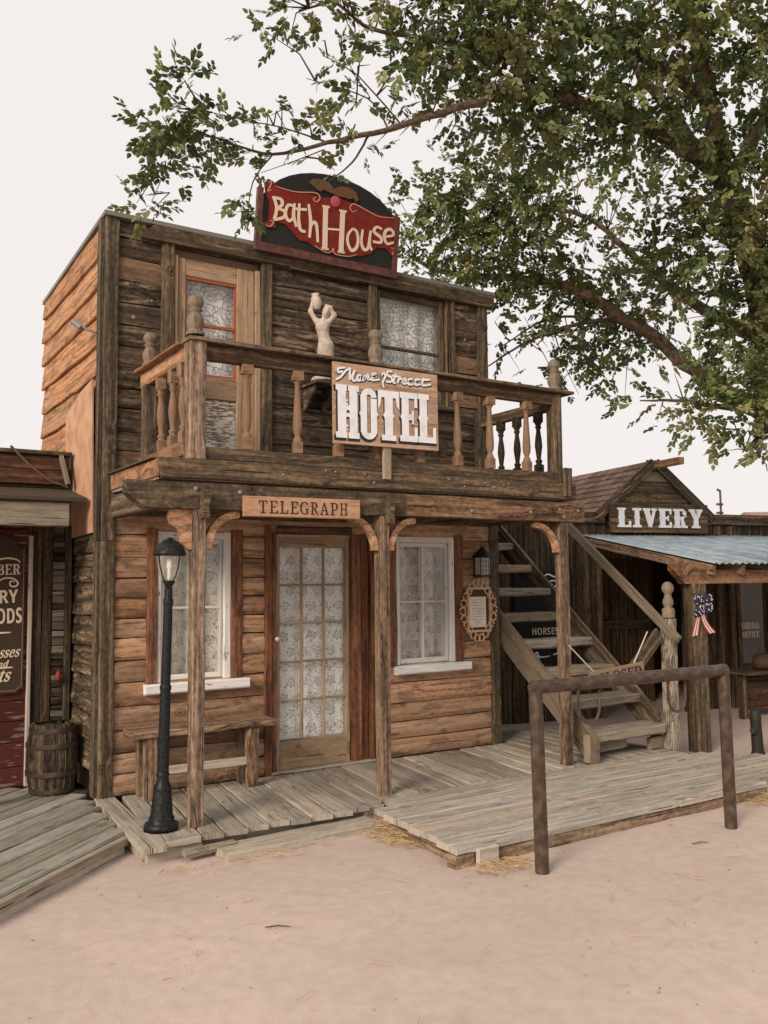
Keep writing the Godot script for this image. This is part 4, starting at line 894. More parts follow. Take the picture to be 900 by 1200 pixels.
	dz(bl, "rail", 0.255, 0.32, 2.60, 2.70, 0.05, PD - 0.107, W.warm, Color(0.5, 0.44, 0.38), {"wob": 0.003})
	up(bl, "post", 0.245, 0.335, 2.575, 3.25, 0.13, 0.24, W.dark, Color(1, 0.95, 0.9), {"wob": 0.003})
	add(bl, "finial", finial_mesh(0.95), W.grey, Transform3D(Basis(), Vector3(0.29, 3.397, 0.2)))
	# right flank
	for z in [0.43, 0.66, 0.95]: add(bl, "baluster", b1, W.dark, Transform3D(Basis(), Vector3(3.645, 2.68, z - 0.03)))
	dz(bl, "rail", 3.62, 3.675, 3.22, 3.32, 0.05, PD - 0.107, W.dark, Color(1, 0.9, 0.8), {"wob": 0.003})
	dz(bl, "rail", 3.60, 3.69, 2.60, 2.68, 0.05, PD - 0.107, W.dark, Color(1, 0.95, 0.9))
	up(bl, "post", 3.60, 3.69, 2.575, 3.36, 0.05, 0.13, W.dark, Color(0.9, 0.9, 0.84))
	up(bl, "sign_batten", 1.78, 1.85, 2.50, 2.80, PD + 0.021, PD + 0.045, W.grey, Color(0.75, 0.66, 0.58))
	return H

# ---------- western block letters: convex quads in a unit box
func glyph(ch: String) -> Array:
	var r := func(a, b, c, d): return [[a, b], [c, b], [c, d], [a, d]]
	var spur := func(x, s): return [[x, 0.43], [x + 0.09 * s, 0.5], [x, 0.57]]
	match ch:
		"H": return [r.call(0.08, 0.1, 0.43, 0.9), r.call(0.58, 0.1, 0.92, 0.9), r.call(0, 0, 0.47, 0.11), r.call(0, 0.89, 0.47, 1), r.call(0.53, 0, 1, 0.11), r.call(0.53, 0.89, 1, 1), r.call(0.42, 0.40, 0.59, 0.62)]
		"L": return [r.call(0.1, 0.1, 0.5, 0.9), r.call(0, 0.89, 0.62, 1), r.call(0, 0, 1, 0.12), r.call(0.84, 0.11, 1, 0.32), spur.call(0.49, 1), spur.call(0.11, -1)]
		"I": return [r.call(0.25, 0.1, 0.75, 0.9), r.call(0, 0.87, 1, 1), r.call(0, 0, 1, 0.13), spur.call(0.74, 1.6), spur.call(0.26, -1.6)]
		"T": return [r.call(0.31, 0.1, 0.69, 0.88), r.call(0, 0.86, 1, 1), [[0, 0.62], [0.1, 0.7], [0.16, 0.87], [0, 0.87]], [[1, 0.62], [0.9, 0.7], [0.84, 0.87], [1, 0.87]], r.call(0.16, 0, 0.84, 0.11), spur.call(0.68, 1), spur.call(0.32, -1)]
		"E": return [r.call(0.1, 0.11, 0.5, 0.89), r.call(0, 0.88, 1, 1), r.call(0, 0, 1, 0.12), r.call(0.84, 0.11, 1, 0.3), r.call(0.84, 0.7, 1, 0.89), r.call(0.49, 0.44, 0.7, 0.56), r.call(0.69, 0.36, 0.79, 0.64), spur.call(0.11, -1)]
		"V": return [[[0.06, 0.9], [0.46, 0.9], [0.6, 0.3], [0.4, 0.0]], [[0.6, 0.0], [0.42, 0.05], [0.72, 0.9], [0.92, 0.9]], r.call(0, 0.88, 0.52, 1), r.call(0.62, 0.88, 1, 1)]
		"R": return [r.call(0.1, 0.1, 0.45, 0.9), r.call(0, 0.88, 0.75, 1), r.call(0, 0, 0.55, 0.12), [[0.7, 0.99], [0.92, 0.86], [0.92, 0.62], [0.66, 0.72]], [[0.92, 0.64], [0.7, 0.45], [0.44, 0.45], [0.44, 0.57], [0.66, 0.6]], [[0.5, 0.5], [0.72, 0.48], [0.86, 0.1], [0.6, 0.06]], r.call(0.62, 0, 1, 0.12), spur.call(0.11, -1)]
		"Y": return [r.call(0.33, 0.1, 0.67, 0.48), [[0.06, 0.9], [0.42, 0.9], [0.64, 0.42], [0.38, 0.42]], [[0.6, 0.9], [0.94, 0.9], [0.66, 0.44], [0.5, 0.5]], r.call(0, 0.88, 0.46, 1), r.call(0.55, 0.88, 1, 1), r.call(0.2, 0, 0.8, 0.12)]
	return []
func block(par: Node, ch: String, x0: float, y0: float, w: float, h: float, z: float, th: float, mat: Material, called := "letter") -> void:
	var mb := MB.new()
	var k := 0
	if ch == "O":
		var arc := []
		for q in [[0.2, 0.16, 0.2, 0.84], [0.8, 0.84, 0.8, 0.16]]: mb.ribbon(PackedVector2Array([Vector2(x0 + q[0] * w, y0 + (q[1] - 0.03) * h), Vector2(x0 + q[2] * w, y0 + (q[3] + 0.03 * signf(q[3] - q[1])) * h)]), [0.37 * w], z, z + th)
		for s in [0, 1]:
			arc = []
			for i in 9:
				var a := PI * i / 8.0
				arc.append([x0 + (0.5 - 0.31 * cos(a)) * w, y0 + (0.83 + 0.115 * sin(a) if s else 0.17 - 0.115 * sin(a)) * h])
			mb.ribbon(curve(arc, 2), [0.33 * w, 0.12 * h, 0.33 * w], z, z + th - 0.0004)
		for q in [[0.02, -1], [0.98, 1]]: mb.prism(PackedVector2Array([Vector2(x0 + q[0] * w, y0 + 0.44 * h), Vector2(x0 + (q[0] + 0.09 * q[1]) * w, y0 + 0.5 * h), Vector2(x0 + q[0] * w, y0 + 0.56 * h)]), z, z + th)
	for p in glyph(ch):
		var pv := PackedVector2Array()
		for q in p: pv.append(Vector2(x0 + q[0] * w, y0 + q[1] * h))
		mb.prism(pv, z, z + th - k * 0.0003)
		k += 1
	add(par, called, mb.done(), mat)

func build_signs() -> void:
	# ----- bath house board on the roof edge
	var s := thing("bath_house_sign", "arched black sign with red banner reading BathHouse on the hotel roof edge", "sign", Vector3(1.93, 4.575, 0.10), Basis(Vector3(1, 0, 0), deg_to_rad(8)))
	var p := PackedVector2Array([Vector2(-0.69, 0.02), Vector2(0.69, 0.02), Vector2(0.69, 0.44)])
	for i in 15:
		var a := PI * (0.10 + 0.80 * i / 14.0)
		p.append(Vector2(0.03 + 0.70 * cos(a), 0.36 + 0.40 * sin(a)))
	p.append(Vector2(-0.69, 0.42))
	var mb := MB.new()
	mb.prism(p, -0.02, 0.0)
	add(s, "backing_board", mb.done(), W.signblack)
	for e in [[-0.72, 0.72, -0.025, 0.045, "bottom_frame"], [-0.72, -0.67, 0.046, 0.50, "side_frame"], [0.67, 0.72, 0.046, 0.54, "side_frame"]]:
		mb = MB.new()
		mb.box(Vector3(e[0], e[2], -0.02), Vector3(e[1], e[3], 0.022), 0.8)
		add(s, e[4], mb.done(), W.signtrim)
	mb = MB.new()
	mb.lathe([Vector2(0.012, 0), Vector2(0.018, 0.02), Vector2(0.008, 0.035), Vector2(0.015, 0.05), Vector2(0.001, 0.08)], 8, Transform3D(Basis(), Vector3(-0.695, 0.5, 0)))
	add(s, "finial", mb.done(), W.signtrim)
	p = PackedVector2Array()
	for q in RIBBON: p.append(Vector2(q[0] * 0.985, q[1]))
	mb = MB.new()
	mb.prism(p, 0.002, 0.012)
	add(s, "banner", mb.done(), W.signred)
	p = PackedVector2Array()
	for q in EAGLE: p.append(Vector2(q[0], q[1]))
	mb = MB.new()
	mb.prism(p, 0.001, 0.016)
	add(s, "emblem", mb.done(), plain(Color(0.14, 0.065, 0.035), 0.7))
	mb = MB.new()
	mb.lathe([Vector2(0.048, 0), Vector2(0.05, 0.004), Vector2(0.035, 0.009), Vector2(0.02, 0.006), Vector2(0.001, 0.012)], 14, Transform3D(Basis(Vector3(1, 0, 0), PI / 2), Vector3(0.028, 0.535, 0.012)))
	add(s, "rose", mb.done(), plain(Color(0.42, 0.09, 0.10), 0.6))
	var li := 0
	for l in BATH:
		mb = MB.new()
		var k := 0
		for st in l:
			var w := [0.020, 0.031, 0.022] if st.size() > 2 else [0.022]
			if li == 4: w = [0.048] if k < 2 else [0.018] if k == 2 else [0.020]
			elif li == 0 and k == 0: w = [0.028]
			mb.ribbon(curve(st), w, 0.013, 0.018 - k * 0.0004)
			k += 1
		add(s, "letter", mb.done(), W.cream)
		li += 1
	for l in SCROLLS:
		mb = MB.new()
		mb.ribbon(curve(l), [0.006, 0.011, 0.006], 0.0125, 0.0155)
		add(s, "scroll", mb.done(), plain(Color(0.60, 0.28, 0.20), 0.6))
	# ----- hotel board on the balcony rail
	s = thing("hotel_sign", "pale wooden board lettered Mane Street HOTEL hung on the balcony rail", "sign", Vector3(1.825, 2.745, PD + 0.048), Basis(Vector3(0, 0, 1), deg_to_rad(0.4)))
	for e in [[0.0, 0.21], [0.2115, 0.42], [0.4215, 0.61]]:
		bx(s, "board", -0.49 , 0.46, e[0], e[1], -0.008, 0.012, W.signwood, tone(Color(0.95, 0.9, 0.86), 0.05), {"wob": 0.0004, "ch": 0.002})
	for e in [["H", -0.497, 0.043, 0.20, 0.40], ["O", -0.286, 0.048, 0.148, 0.385], ["T", -0.128, 0.050, 0.192, 0.385], ["E", 0.072, 0.054, 0.162, 0.385], ["L", 0.240, 0.056, 0.172, 0.385]]:
		block(s, e[0], e[1] + 0.025 - 0.016, e[2] - 0.022, e[3] + 0.020, e[4] + 0.014, 0.0121, 0.002, W.ink, "letter_shade")
		block(s, e[0], e[1] + 0.025, e[2], e[3], e[4], 0.0145, 0.003, W.letterwhite)
	var k2 := 0
	for st in MANE:
		for q in [[W.ink, 0.030, 0.0122, 0.004, -0.004, "letter_shade"], [W.letterwhite, 0.019, 0.0152, 0.0, 0.0, "letter"]]:
			mb = MB.new()
			var c := curve(st)
			for i in c.size(): c[i] += Vector2(0.012 + q[3], q[4])
			mb.ribbon(c, [q[1] * 0.7, q[1], q[1] * 0.8], q[2], q[2] + 0.0024 - (k2 % 5) * 0.0003)
			add(s, q[5], mb.done(), q[0])
		k2 += 1
	for q in [[-0.378, 0.325, 0.008, W.letterwhite], [-0.378, 0.298, 0.009, W.letterwhite], [-0.378, 0.135, 0.009, W.letterwhite], [-0.378, 0.108, 0.007, W.letterwhite], [-0.370, 0.243, 0.012, W.ink]]:
		mb = MB.new()
		mb.lathe([Vector2(q[2], 0), Vector2(q[2], 0.0012), Vector2(0.0005, 0.0014)], 10, Transform3D(Basis(Vector3(1, 0, 0), PI / 2), Vector3(q[0], q[1], 0.0178)))
		add(s, "ornament", mb.done(), q[3])
	# ----- telegraph
	s = thing("telegraph_sign", "long narrow cedar board reading TELEGRAPH on the porch beam", "sign", Vector3(1.107, 2.257, PD + 0.012), Basis(Vector3(0, 0, 1), deg_to_rad(0.3)))
	bx(s, "board", -0.468, 0.468, -0.072, 0.072, -0.014, 0.012, W.signwood, Color(0.98, 0.82, 0.70), {"wob": 0.0008})
	var adv := 0.0
	var word := "TELEGRAPH"
	for i in word.length():
		var lw := 0.07 if word[i] != "G" and word[i] != "A" else 0.078
		text(s, "letter", word[i], Transform3D(Basis(), Vector3(-0.325 + i * 0.0815, -0.002, 0.0125)), 0.09, lw * 0.9, W.ink, true, false, 0.0025)

func smin(a: float, b: float, k: float) -> float:
	var h := maxf(k - absf(a - b), 0.0) / k
	return minf(a, b) - h * h * k * 0.25
# surface nets over joined tapered capsules [ax, ay, az, ra, bx, by, bz, rb]
func flesh(bones: Array, lo: Vector3, hi: Vector3, cell: float, k: float) -> ArrayMesh:
	var nx := int((hi.x - lo.x) / cell) + 1
	var ny := int((hi.y - lo.y) / cell) + 1
	var nz := int((hi.z - lo.z) / cell) + 1
	var f := PackedFloat32Array()
	f.resize(nx * ny * nz)
	f.fill(1.0)
	for b in bones:
		var A := Vector3(b[0], b[1], b[2])
		var B := Vector3(b[4], b[5], b[6])
		var ra: float = b[3]
		var rb: float = b[7]
		var m := maxf(ra, rb) + k + cell
		var i0 := ((A.min(B) - Vector3.ONE * m - lo) / cell).floor()
		var i1 := ((A.max(B) + Vector3.ONE * m - lo) / cell).ceil()
		var ab := B - A
		var l2 := maxf(ab.length_squared(), 1e-9)
		for iz in range(maxi(0, int(i0.z)), mini(nz, int(i1.z) + 1)):
			for iy in range(maxi(0, int(i0.y)), mini(ny, int(i1.y) + 1)):
				for ixx in range(maxi(0, int(i0.x)), mini(nx, int(i1.x) + 1)):
					var q := lo + Vector3(ixx, iy, iz) * cell
					var t := clampf((q - A).dot(ab) / l2, 0, 1)
					var d := q.distance_to(A + ab * t) - lerpf(ra, rb, t)
					var i := ixx + nx * (iy + ny * iz)
					f[i] = smin(f[i], d, k)
	var st := SurfaceTool.new()
	st.begin(Mesh.PRIMITIVE_TRIANGLES)
	st.set_smooth_group(0)
	var vid := {}
	var n := 0
	for iz in nz - 1:
		for iy in ny - 1:
			for ixx in nx - 1:
				var cnt := 0
				var sum := Vector3()
				var base := ixx + nx * (iy + ny * iz)
				for e in 12:
					var ax := e / 4
					var u := e % 2
					var w := (e / 2) % 2
					var o := Vector3i()
					o[(ax + 1) % 3] = u
					o[(ax + 2) % 3] = w
					var o2 := o
					o2[ax] = 1
					var fa := f[base + o.x + nx * (o.y + ny * o.z)]
					var fb := f[base + o2.x + nx * (o2.y + ny * o2.z)]
					if (fa < 0) != (fb < 0):
						sum += Vector3(o) + (Vector3(o2) - Vector3(o)) * (fa / (fa - fb))
						cnt += 1
				if cnt:
					vid[base] = n
					n += 1
					st.set_uv(Vector2(ixx, iy) * cell)
					st.set_color(Color.WHITE)
					st.add_vertex(lo + (Vector3(ixx, iy, iz) + sum / cnt) * cell)
	var step := [1, nx, nx * ny]
	for base in vid.keys():
		var p := Vector3i(base % nx, (base / nx) % ny, base / (nx * ny))
		for ax in 3:
			var b1 := (ax + 1) % 3
			var b2 := (ax + 2) % 3
			if p[b1] == 0 or p[b2] == 0: continue
			var fa := f[base]
			var fb := f[base + step[ax]]
			if (fa < 0) == (fb < 0): continue
			var q := [base, base - step[b1], base - step[b1] - step[b2], base - step[b2]]
			if not (vid.has(q[1]) and vid.has(q[2]) and vid.has(q[3])): continue
			var ord := [0, 2, 1, 0, 3, 2] if fa < 0 else [0, 1, 2, 0, 2, 3]
			for o in ord: st.add_index(vid[q[o]])
	st.generate_normals()
	return st.commit()

func build_statue() -> void:
	var s := thing("garden_statue", "small cream stone statue of a woman shouldering a jar, behind the balcony rail", "statue", Vector3(1.80, 3.475, 0.20), Basis(Vector3.UP, -0.45))
	var bones := [
		[0.030, 0.05, 0, 0.036, 0.022, 0.20, 0.0, 0.054], [0.058, 0.05, 0.01, 0.032, 0.056, 0.20, 0.012, 0.052],      # draped legs
		[0.036, 0.24, 0, 0.072, 0.04, 0.29, 0, 0.069], [0.04, 0.29, 0, 0.064, 0.024, 0.375, 0, 0.046],           # hips, waist
		[0.024, 0.375, 0, 0.047, 0.010, 0.455, 0.004, 0.060], [-0.026, 0.505, 0, 0.030, 0.044, 0.49, 0, 0.030],       # ribs, shoulders
		[-0.014, 0.448, 0.032, 0.021, -0.014, 0.446, 0.036, 0.019], [0.032, 0.442, 0.032, 0.021, 0.032, 0.44, 0.036, 0.019],
		[0.018, 0.515, 0, 0.021, 0.034, 0.55, 0.01, 0.020], [0.040, 0.572, 0.014, 0.032, 0.048, 0.605, 0.008, 0.034],  # neck, head tilted
		[0.05, 0.61, -0.016, 0.033, 0.058, 0.58, -0.03, 0.025], [0.043, 0.582, 0.044, 0.008, 0.042, 0.574, 0.048, 0.007],   # hair, nose
		[0.03, 0.594, 0.040, 0.006, 0.054, 0.597, 0.040, 0.006],                                                    # brow
		[-0.046, 0.515, 0, 0.023, -0.09, 0.595, 0.0, 0.021], [-0.09, 0.595, 0, 0.021, -0.066, 0.71, 0.012, 0.014], [-0.068, 0.71, 0.012, 0.016, -0.036, 0.735, 0.03, 0.011],
		[0.062, 0.50, 0, 0.023, 0.115, 0.568, 0.0, 0.021], [0.115, 0.568, 0, 0.021, 0.08, 0.63, 0.02, 0.014], [0.085, 0.63, 0.02, 0.016, 0.04, 0.645, 0.03, 0.011]]
	add(s, "figure", flesh(bones, Vector3(-0.18, -0.02, -0.1), Vector3(0.2, 0.79, 0.12), 0.0085, 0.018), W.stone)
	var mb := MB.new()
	mb.lathe([Vector2(0.018, 0), Vector2(0.034, 0.02), Vector2(0.046, 0.06), Vector2(0.04, 0.10), Vector2(0.026, 0.12), Vector2(0.038, 0.14), Vector2(0.001, 0.138)], 14, Transform3D(Basis(Vector3(0, 0, 1), 0.12), Vector3(-0.032, 0.612, 0.008)))
	add(s, "jar", mb.done(), W.stone)
	mb = MB.new()
	mb.lathe([Vector2(0.001, -0.03), Vector2(0.105, -0.03), Vector2(0.11, -0.01), Vector2(0.1, 0.01), Vector2(0.085, 0.014), Vector2(0.001, 0.016)], 20, Transform3D(Basis(), Vector3(0.02, 0, 0)))
	add(s, "plinth", mb.done(), W.stone)
	var c := thing("wall_shelf", "dark wooden bracket shelf on the upper wall under the stone statue", "shelf", Vector3(1.80, 3.44, 0.02))
	board(c, "shelf_board", Vector3(0.02, -0.012, 0.155), 0.26, 0.29, 0.022, FB, W.dark, Color(1, 0.95, 0.9))
	for x in [-0.07, 0.11]:
		mb = MB.new()
		mb.prism(PackedVector2Array([Vector2(0, -0.025), Vector2(0.24, -0.025), Vector2(0.22, -0.05), Vector2(0.03, -0.22), Vector2(0, -0.22)]), -0.012, 0.012, Transform3D(Basis(Vector3(0, 0, 1), Vector3(0, 1, 0), Vector3(-1, 0, 0)), Vector3(x, 0, 0)))
		add(c, "bracket", mb.done(), W.dark)

func build_lamp() -> void:
	var s := thing("lamp_post", "black cast lamp post with glass lantern on the hotel porch", "lamp post", Vector3(0.115, DK, 1.08), Basis(Vector3(0, 0, 1), deg_to_rad(-1.3)))
	var mb := MB.new()
	mb.lathe([Vector2(0.001, 0.0), Vector2(0.118, 0.0), Vector2(0.118, 0.035), Vector2(0.1, 0.05), Vector2(0.086, 0.055), Vector2(0.09, 0.075), Vector2(0.078, 0.09), Vector2(0.062, 0.25), Vector2(0.056, 0.26), Vector2(0.06, 0.28), Vector2(0.045, 0.3), Vector2(0.04, 0.34), Vector2(0.046, 0.355), Vector2(0.038, 0.37)], 8)
	add(s, "base", mb.done(), W.black)
	mb = MB.new()
	mb.lathe([Vector2(0.038, 0.37), Vector2(0.034, 0.9), Vector2(0.038, 0.905), Vector2(0.038, 0.93), Vector2(0.032, 0.935), Vector2(0.029, 1.46), Vector2(0.032, 1.465), Vector2(0.032, 1.50), Vector2(0.026, 1.505), Vector2(0.024, 1.575)], 16)
	add(s, "shaft", mb.done(), W.black)
	var y := 1.575
	mb = MB.new()
	mb.lathe([Vector2(0.014, y - 0.012), Vector2(0.02, y), Vector2(0.03, y + 0.025), Vector2(0.045, y + 0.045), Vector2(0.03, y + 0.05), Vector2(0.001, y + 0.05)], 16)
	add(s, "lantern_cup", mb.done(), W.black)
	mb = MB.new()
	mb.lathe([Vector2(0.034, y + 0.045), Vector2(0.06, y + 0.085), Vector2(0.08, y + 0.14), Vector2(0.093, y + 0.215)], 20)
	add(s, "lantern_glass", mb.done(), W.lampglass)
	for i in 4:
		mb = MB.new()
		var a := PI / 4 + PI / 2 * i + 0.35
		var d := Vector3(cos(a), 0, sin(a))
		mb.tube([d * 0.036 + Vector3(0, y + 0.038, 0), d * 0.064 + Vector3(0, y + 0.085, 0), d * 0.084 + Vector3(0, y + 0.14, 0), d * 0.097 + Vector3(0, y + 0.22, 0)], [0.004, 0.004, 0.004, 0.004], 6)
		add(s, "rib", mb.done(), W.black)
	mb = MB.new()
	mb.lathe([Vector2(0.001, y + 0.05), Vector2(0.012, y + 0.055), Vector2(0.012, y + 0.13), Vector2(0.019, y + 0.135), Vector2(0.019, y + 0.19), Vector2(0.001, y + 0.2)], 12)
	add(s, "bulb_tube", mb.done(), W.bulb)
	mb = MB.new()
	mb.lathe([Vector2(0.001, y + 0.213), Vector2(0.1, y + 0.214), Vector2(0.112, y + 0.224), Vector2(0.102, y + 0.245), Vector2(0.082, y + 0.285), Vector2(0.052, y + 0.312), Vector2(0.022, y + 0.325), Vector2(0.016, y + 0.335), Vector2(0.001, y + 0.338)], 20)
	add(s, "lantern_cap", mb.done(), W.black)

func build_bench() -> void:
	var s := thing("wooden_bench", "plain plank bench against the porch wall below the white window", "bench", Vector3(0, DK, 0))
	bx(s, "seat", 0.16, 1.33, 0.46, 0.505, 0.06, 0.33, W.post, Color(1, 0.95, 0.9), {"wob": 0.004, "seg": 6})
	for x in [0.30, 1.12]:
		for z in [0.11, 0.28]:
			up(s, "leg", x - 0.05, x + 0.045, 0.0, 0.458, z - 0.03, z + 0.03, W.post, tone(Color(1, 0.95, 0.9), 0.1))
	bx(s, "stretcher", 0.352, 1.068, 0.17, 0.235, 0.27, 0.292, W.grey, Color(1, 0.95, 0.9), {"wob": 0.003})
	bx(s, "apron", 0.352, 1.068, 0.40, 0.455, 0.08, 0.10, W.post, Color(1, 0.95, 0.9))

func build_plaque() -> void:
	var s := thing("scroll_frame_notice", "paper notice in a tan scrollwork frame beside the porch window", "notice", Vector3(3.61, 1.43, 0.045))
	var mb := MB.new()
	mb.box(Vector3(-0.13, -0.19, 0.0), Vector3(0.13, 0.2, 0.012))
	add(s, "backing", mb.done(), W.brownink)
	mb = MB.new()
	mb.box(Vector3(-0.115, -0.165, 0.0125), Vector3(0.09, 0.13, 0.0155), 3.0)
	add(s, "paper", mb.done(), W.paper)
	for i in 9:
		mb = MB.new()
		var w: float = [0.10, 0.14, 0.12, 0.15, 0.13, 0.15, 0.11, 0.14, 0.08][i]
		mb.box(Vector3(-0.0125 - w / 2, 0.095 - i * 0.027, 0.0157), Vector3(-0.0125 + w / 2, 0.102 - i * 0.027, 0.0165))
		add(s, "print_line", mb.done(), plain(Color(0.38, 0.32, 0.27), 0.9))
	for e in [[-0.14, 0.14, 0.2, 0.222], [-0.14, 0.14, -0.212, -0.19], [-0.145, -0.125, -0.19, 0.2], [0.125, 0.145, -0.19, 0.2]]:
		mb = MB.new()
		mb.box(Vector3(e[0], e[2], 0.0), Vector3(e[1], e[3], 0.03))
		add(s, "frame_bar", mb.done(), W.gold)
	for i in 22:
		var a := TAU * i / 22.0
		var c := Vector2(cos(a) * 0.188, sin(a) * 0.262)
		c *= 1.0 + 0.05 * cos(a * 4)
		mb = MB.new()
		var pts := []
		var rr := []
		for k in 11:
			var t := a + PI * 0.15 + TAU * 0.92 * k / 10.0
			var q := 0.032 + 0.006 * sin(k * 0.6)
			pts.append(Vector3(c.x + cos(t) * q, c.y + sin(t) * q * 1.1, 0.014))
			rr.append(0.0085 if k > 0 and k < 10 else 0.011)
		mb.tube(pts, rr, 6)
		add(s, "scroll", mb.done(), W.gold)
	var l := thing("wall_lantern", "small dark lantern with a lattice pane above the scroll frame notice", "lantern", Vector3(3.64, 1.77, 0.05))
	mb = MB.new()
	mb.box(Vector3(-0.07, -0.02, -0.01), Vector3(0.07, 0.0, 0.1))
	add(l, "base", mb.done(), W.iron)
	mb = MB.new()
	mb.lathe([Vector2(0.1, 0.17), Vector2(0.1, 0.18), Vector2(0.04, 0.24), Vector2(0.02, 0.27), Vector2(0.001, 0.275)], 4, Transform3D(Basis(Vector3.UP, PI / 4), Vector3(0, 0, 0.045)))
	add(l, "cap", mb.done(), W.iron)
	for q in [[-0.066, -0.01], [0.058, -0.01], [-0.066, 0.09], [0.058, 0.09]]:
		mb = MB.new()
		mb.box(Vector3(q[0], 0, q[1]), Vector3(q[0] + 0.008, 0.17, q[1] + 0.008))
		add(l, "corner_bar", mb.done(), W.iron)
	for i in 3:
		mb = MB.new()
		mb.box(Vector3(-0.058, 0.04 + i * 0.045, 0.094), Vector3(0.058, 0.044 + i * 0.045, 0.098))
		mb.box(Vector3(-0.035 + i * 0.035, 0.0, 0.0945), Vector3(-0.031 + i * 0.035, 0.17, 0.0975))
		add(l, "lattice_bar", mb.done(), W.iron)
	mb = MB.new()
	mb.box(Vector3(-0.056, 0.002, 0.0), Vector3(0.056, 0.168, 0.09))
	add(l, "pane", mb.done(), plain(Color(0.4, 0.39, 0.34), 0.15))

func build_barrel() -> void:
	var s := thing("wooden_barrel", "dark old wooden barrel standing in the corner by the store", "barrel", Vector3(-0.245, DK, -0.44), Basis().scaled(Vector3(0.94, 0.95, 0.94)))
	var n := 15
	for i in n:
		var mb := MB.new()
		mb.col = tone(Color(1, 0.98, 0.9), 0.25)
		var prof := [[0.0, 0.165], [0.1, 0.19], [0.22, 0.203], [0.33, 0.203], [0.45, 0.19], [0.555, 0.165]]
		var g := 0.010
		var off := R.randf_range(-0.003, 0.003)
		for k in 5:
			var a0 := TAU * i / n + g
			var a1 := TAU * (i + 1) / n - g
			var v := func(a, r, y): return Vector3(cos(a) * r, y, sin(a) * r)
			var r0: float = prof[k][1] + off
			var r1: float = prof[k + 1][1] + off
			var am := (a0 + a1) / 2
			var h := Vector3(cos(am), 0, sin(am))
			var us := R.randf() * 0.01 + i * 0.13
			for hf in [[a0, am], [am, a1]]:
				mb.quad(v.call(hf[0], r0, prof[k][0]), v.call(hf[1], r0, prof[k][0]), v.call(hf[1], r1, prof[k + 1][0]), v.call(hf[0], r1, prof[k + 1][0]), h, Vector2(prof[k][0] * 0.5, us + hf[0] * 0.2), Vector2(prof[k][0] * 0.5, us + hf[1] * 0.2), Vector2(prof[k + 1][0] * 0.5, us + hf[1] * 0.2), Vector2(prof[k + 1][0] * 0.5, us + hf[0] * 0.2))
			for aa in [a0, a1]:
				mb.quad(v.call(aa, r0, prof[k][0]), v.call(aa, r1, prof[k + 1][0]), v.call(aa, r1 - 0.02, prof[k + 1][0]), v.call(aa, r0 - 0.02, prof[k][0]), Vector3(-sin(aa), 0, cos(aa)) * (1.0 if aa == a1 else -1.0))
			if k == 4: mb.quad(v.call(a0, r1, 0.555), v.call(a1, r1, 0.555), v.call(a1, r1 - 0.02, 0.555), v.call(a0, r1 - 0.02, 0.555), Vector3.UP)
		add(s, "stave", mb.done(), W.dark if i % 2 else W.dark_b)
	for e in [[0.035, 0.176], [0.17, 0.204], [0.39, 0.204], [0.51, 0.181]]:
		var mb := MB.new()
		mb.lathe([Vector2(e[1] - 0.004, e[0] - 0.02), Vector2(e[1] + 0.004, e[0] - 0.02), Vector2(e[1] + 0.004, e[0] + 0.02), Vector2(e[1] - 0.004, e[0] + 0.02)], 24)
		add(s, "hoop", mb.done(), W.rust)
	var lid := MB.new()
	lid.lathe([Vector2(0.15, 0.51), Vector2(0.15, 0.53), Vector2(0.001, 0.53)], 20)
	add(s, "lid", lid.done(), W.dark)

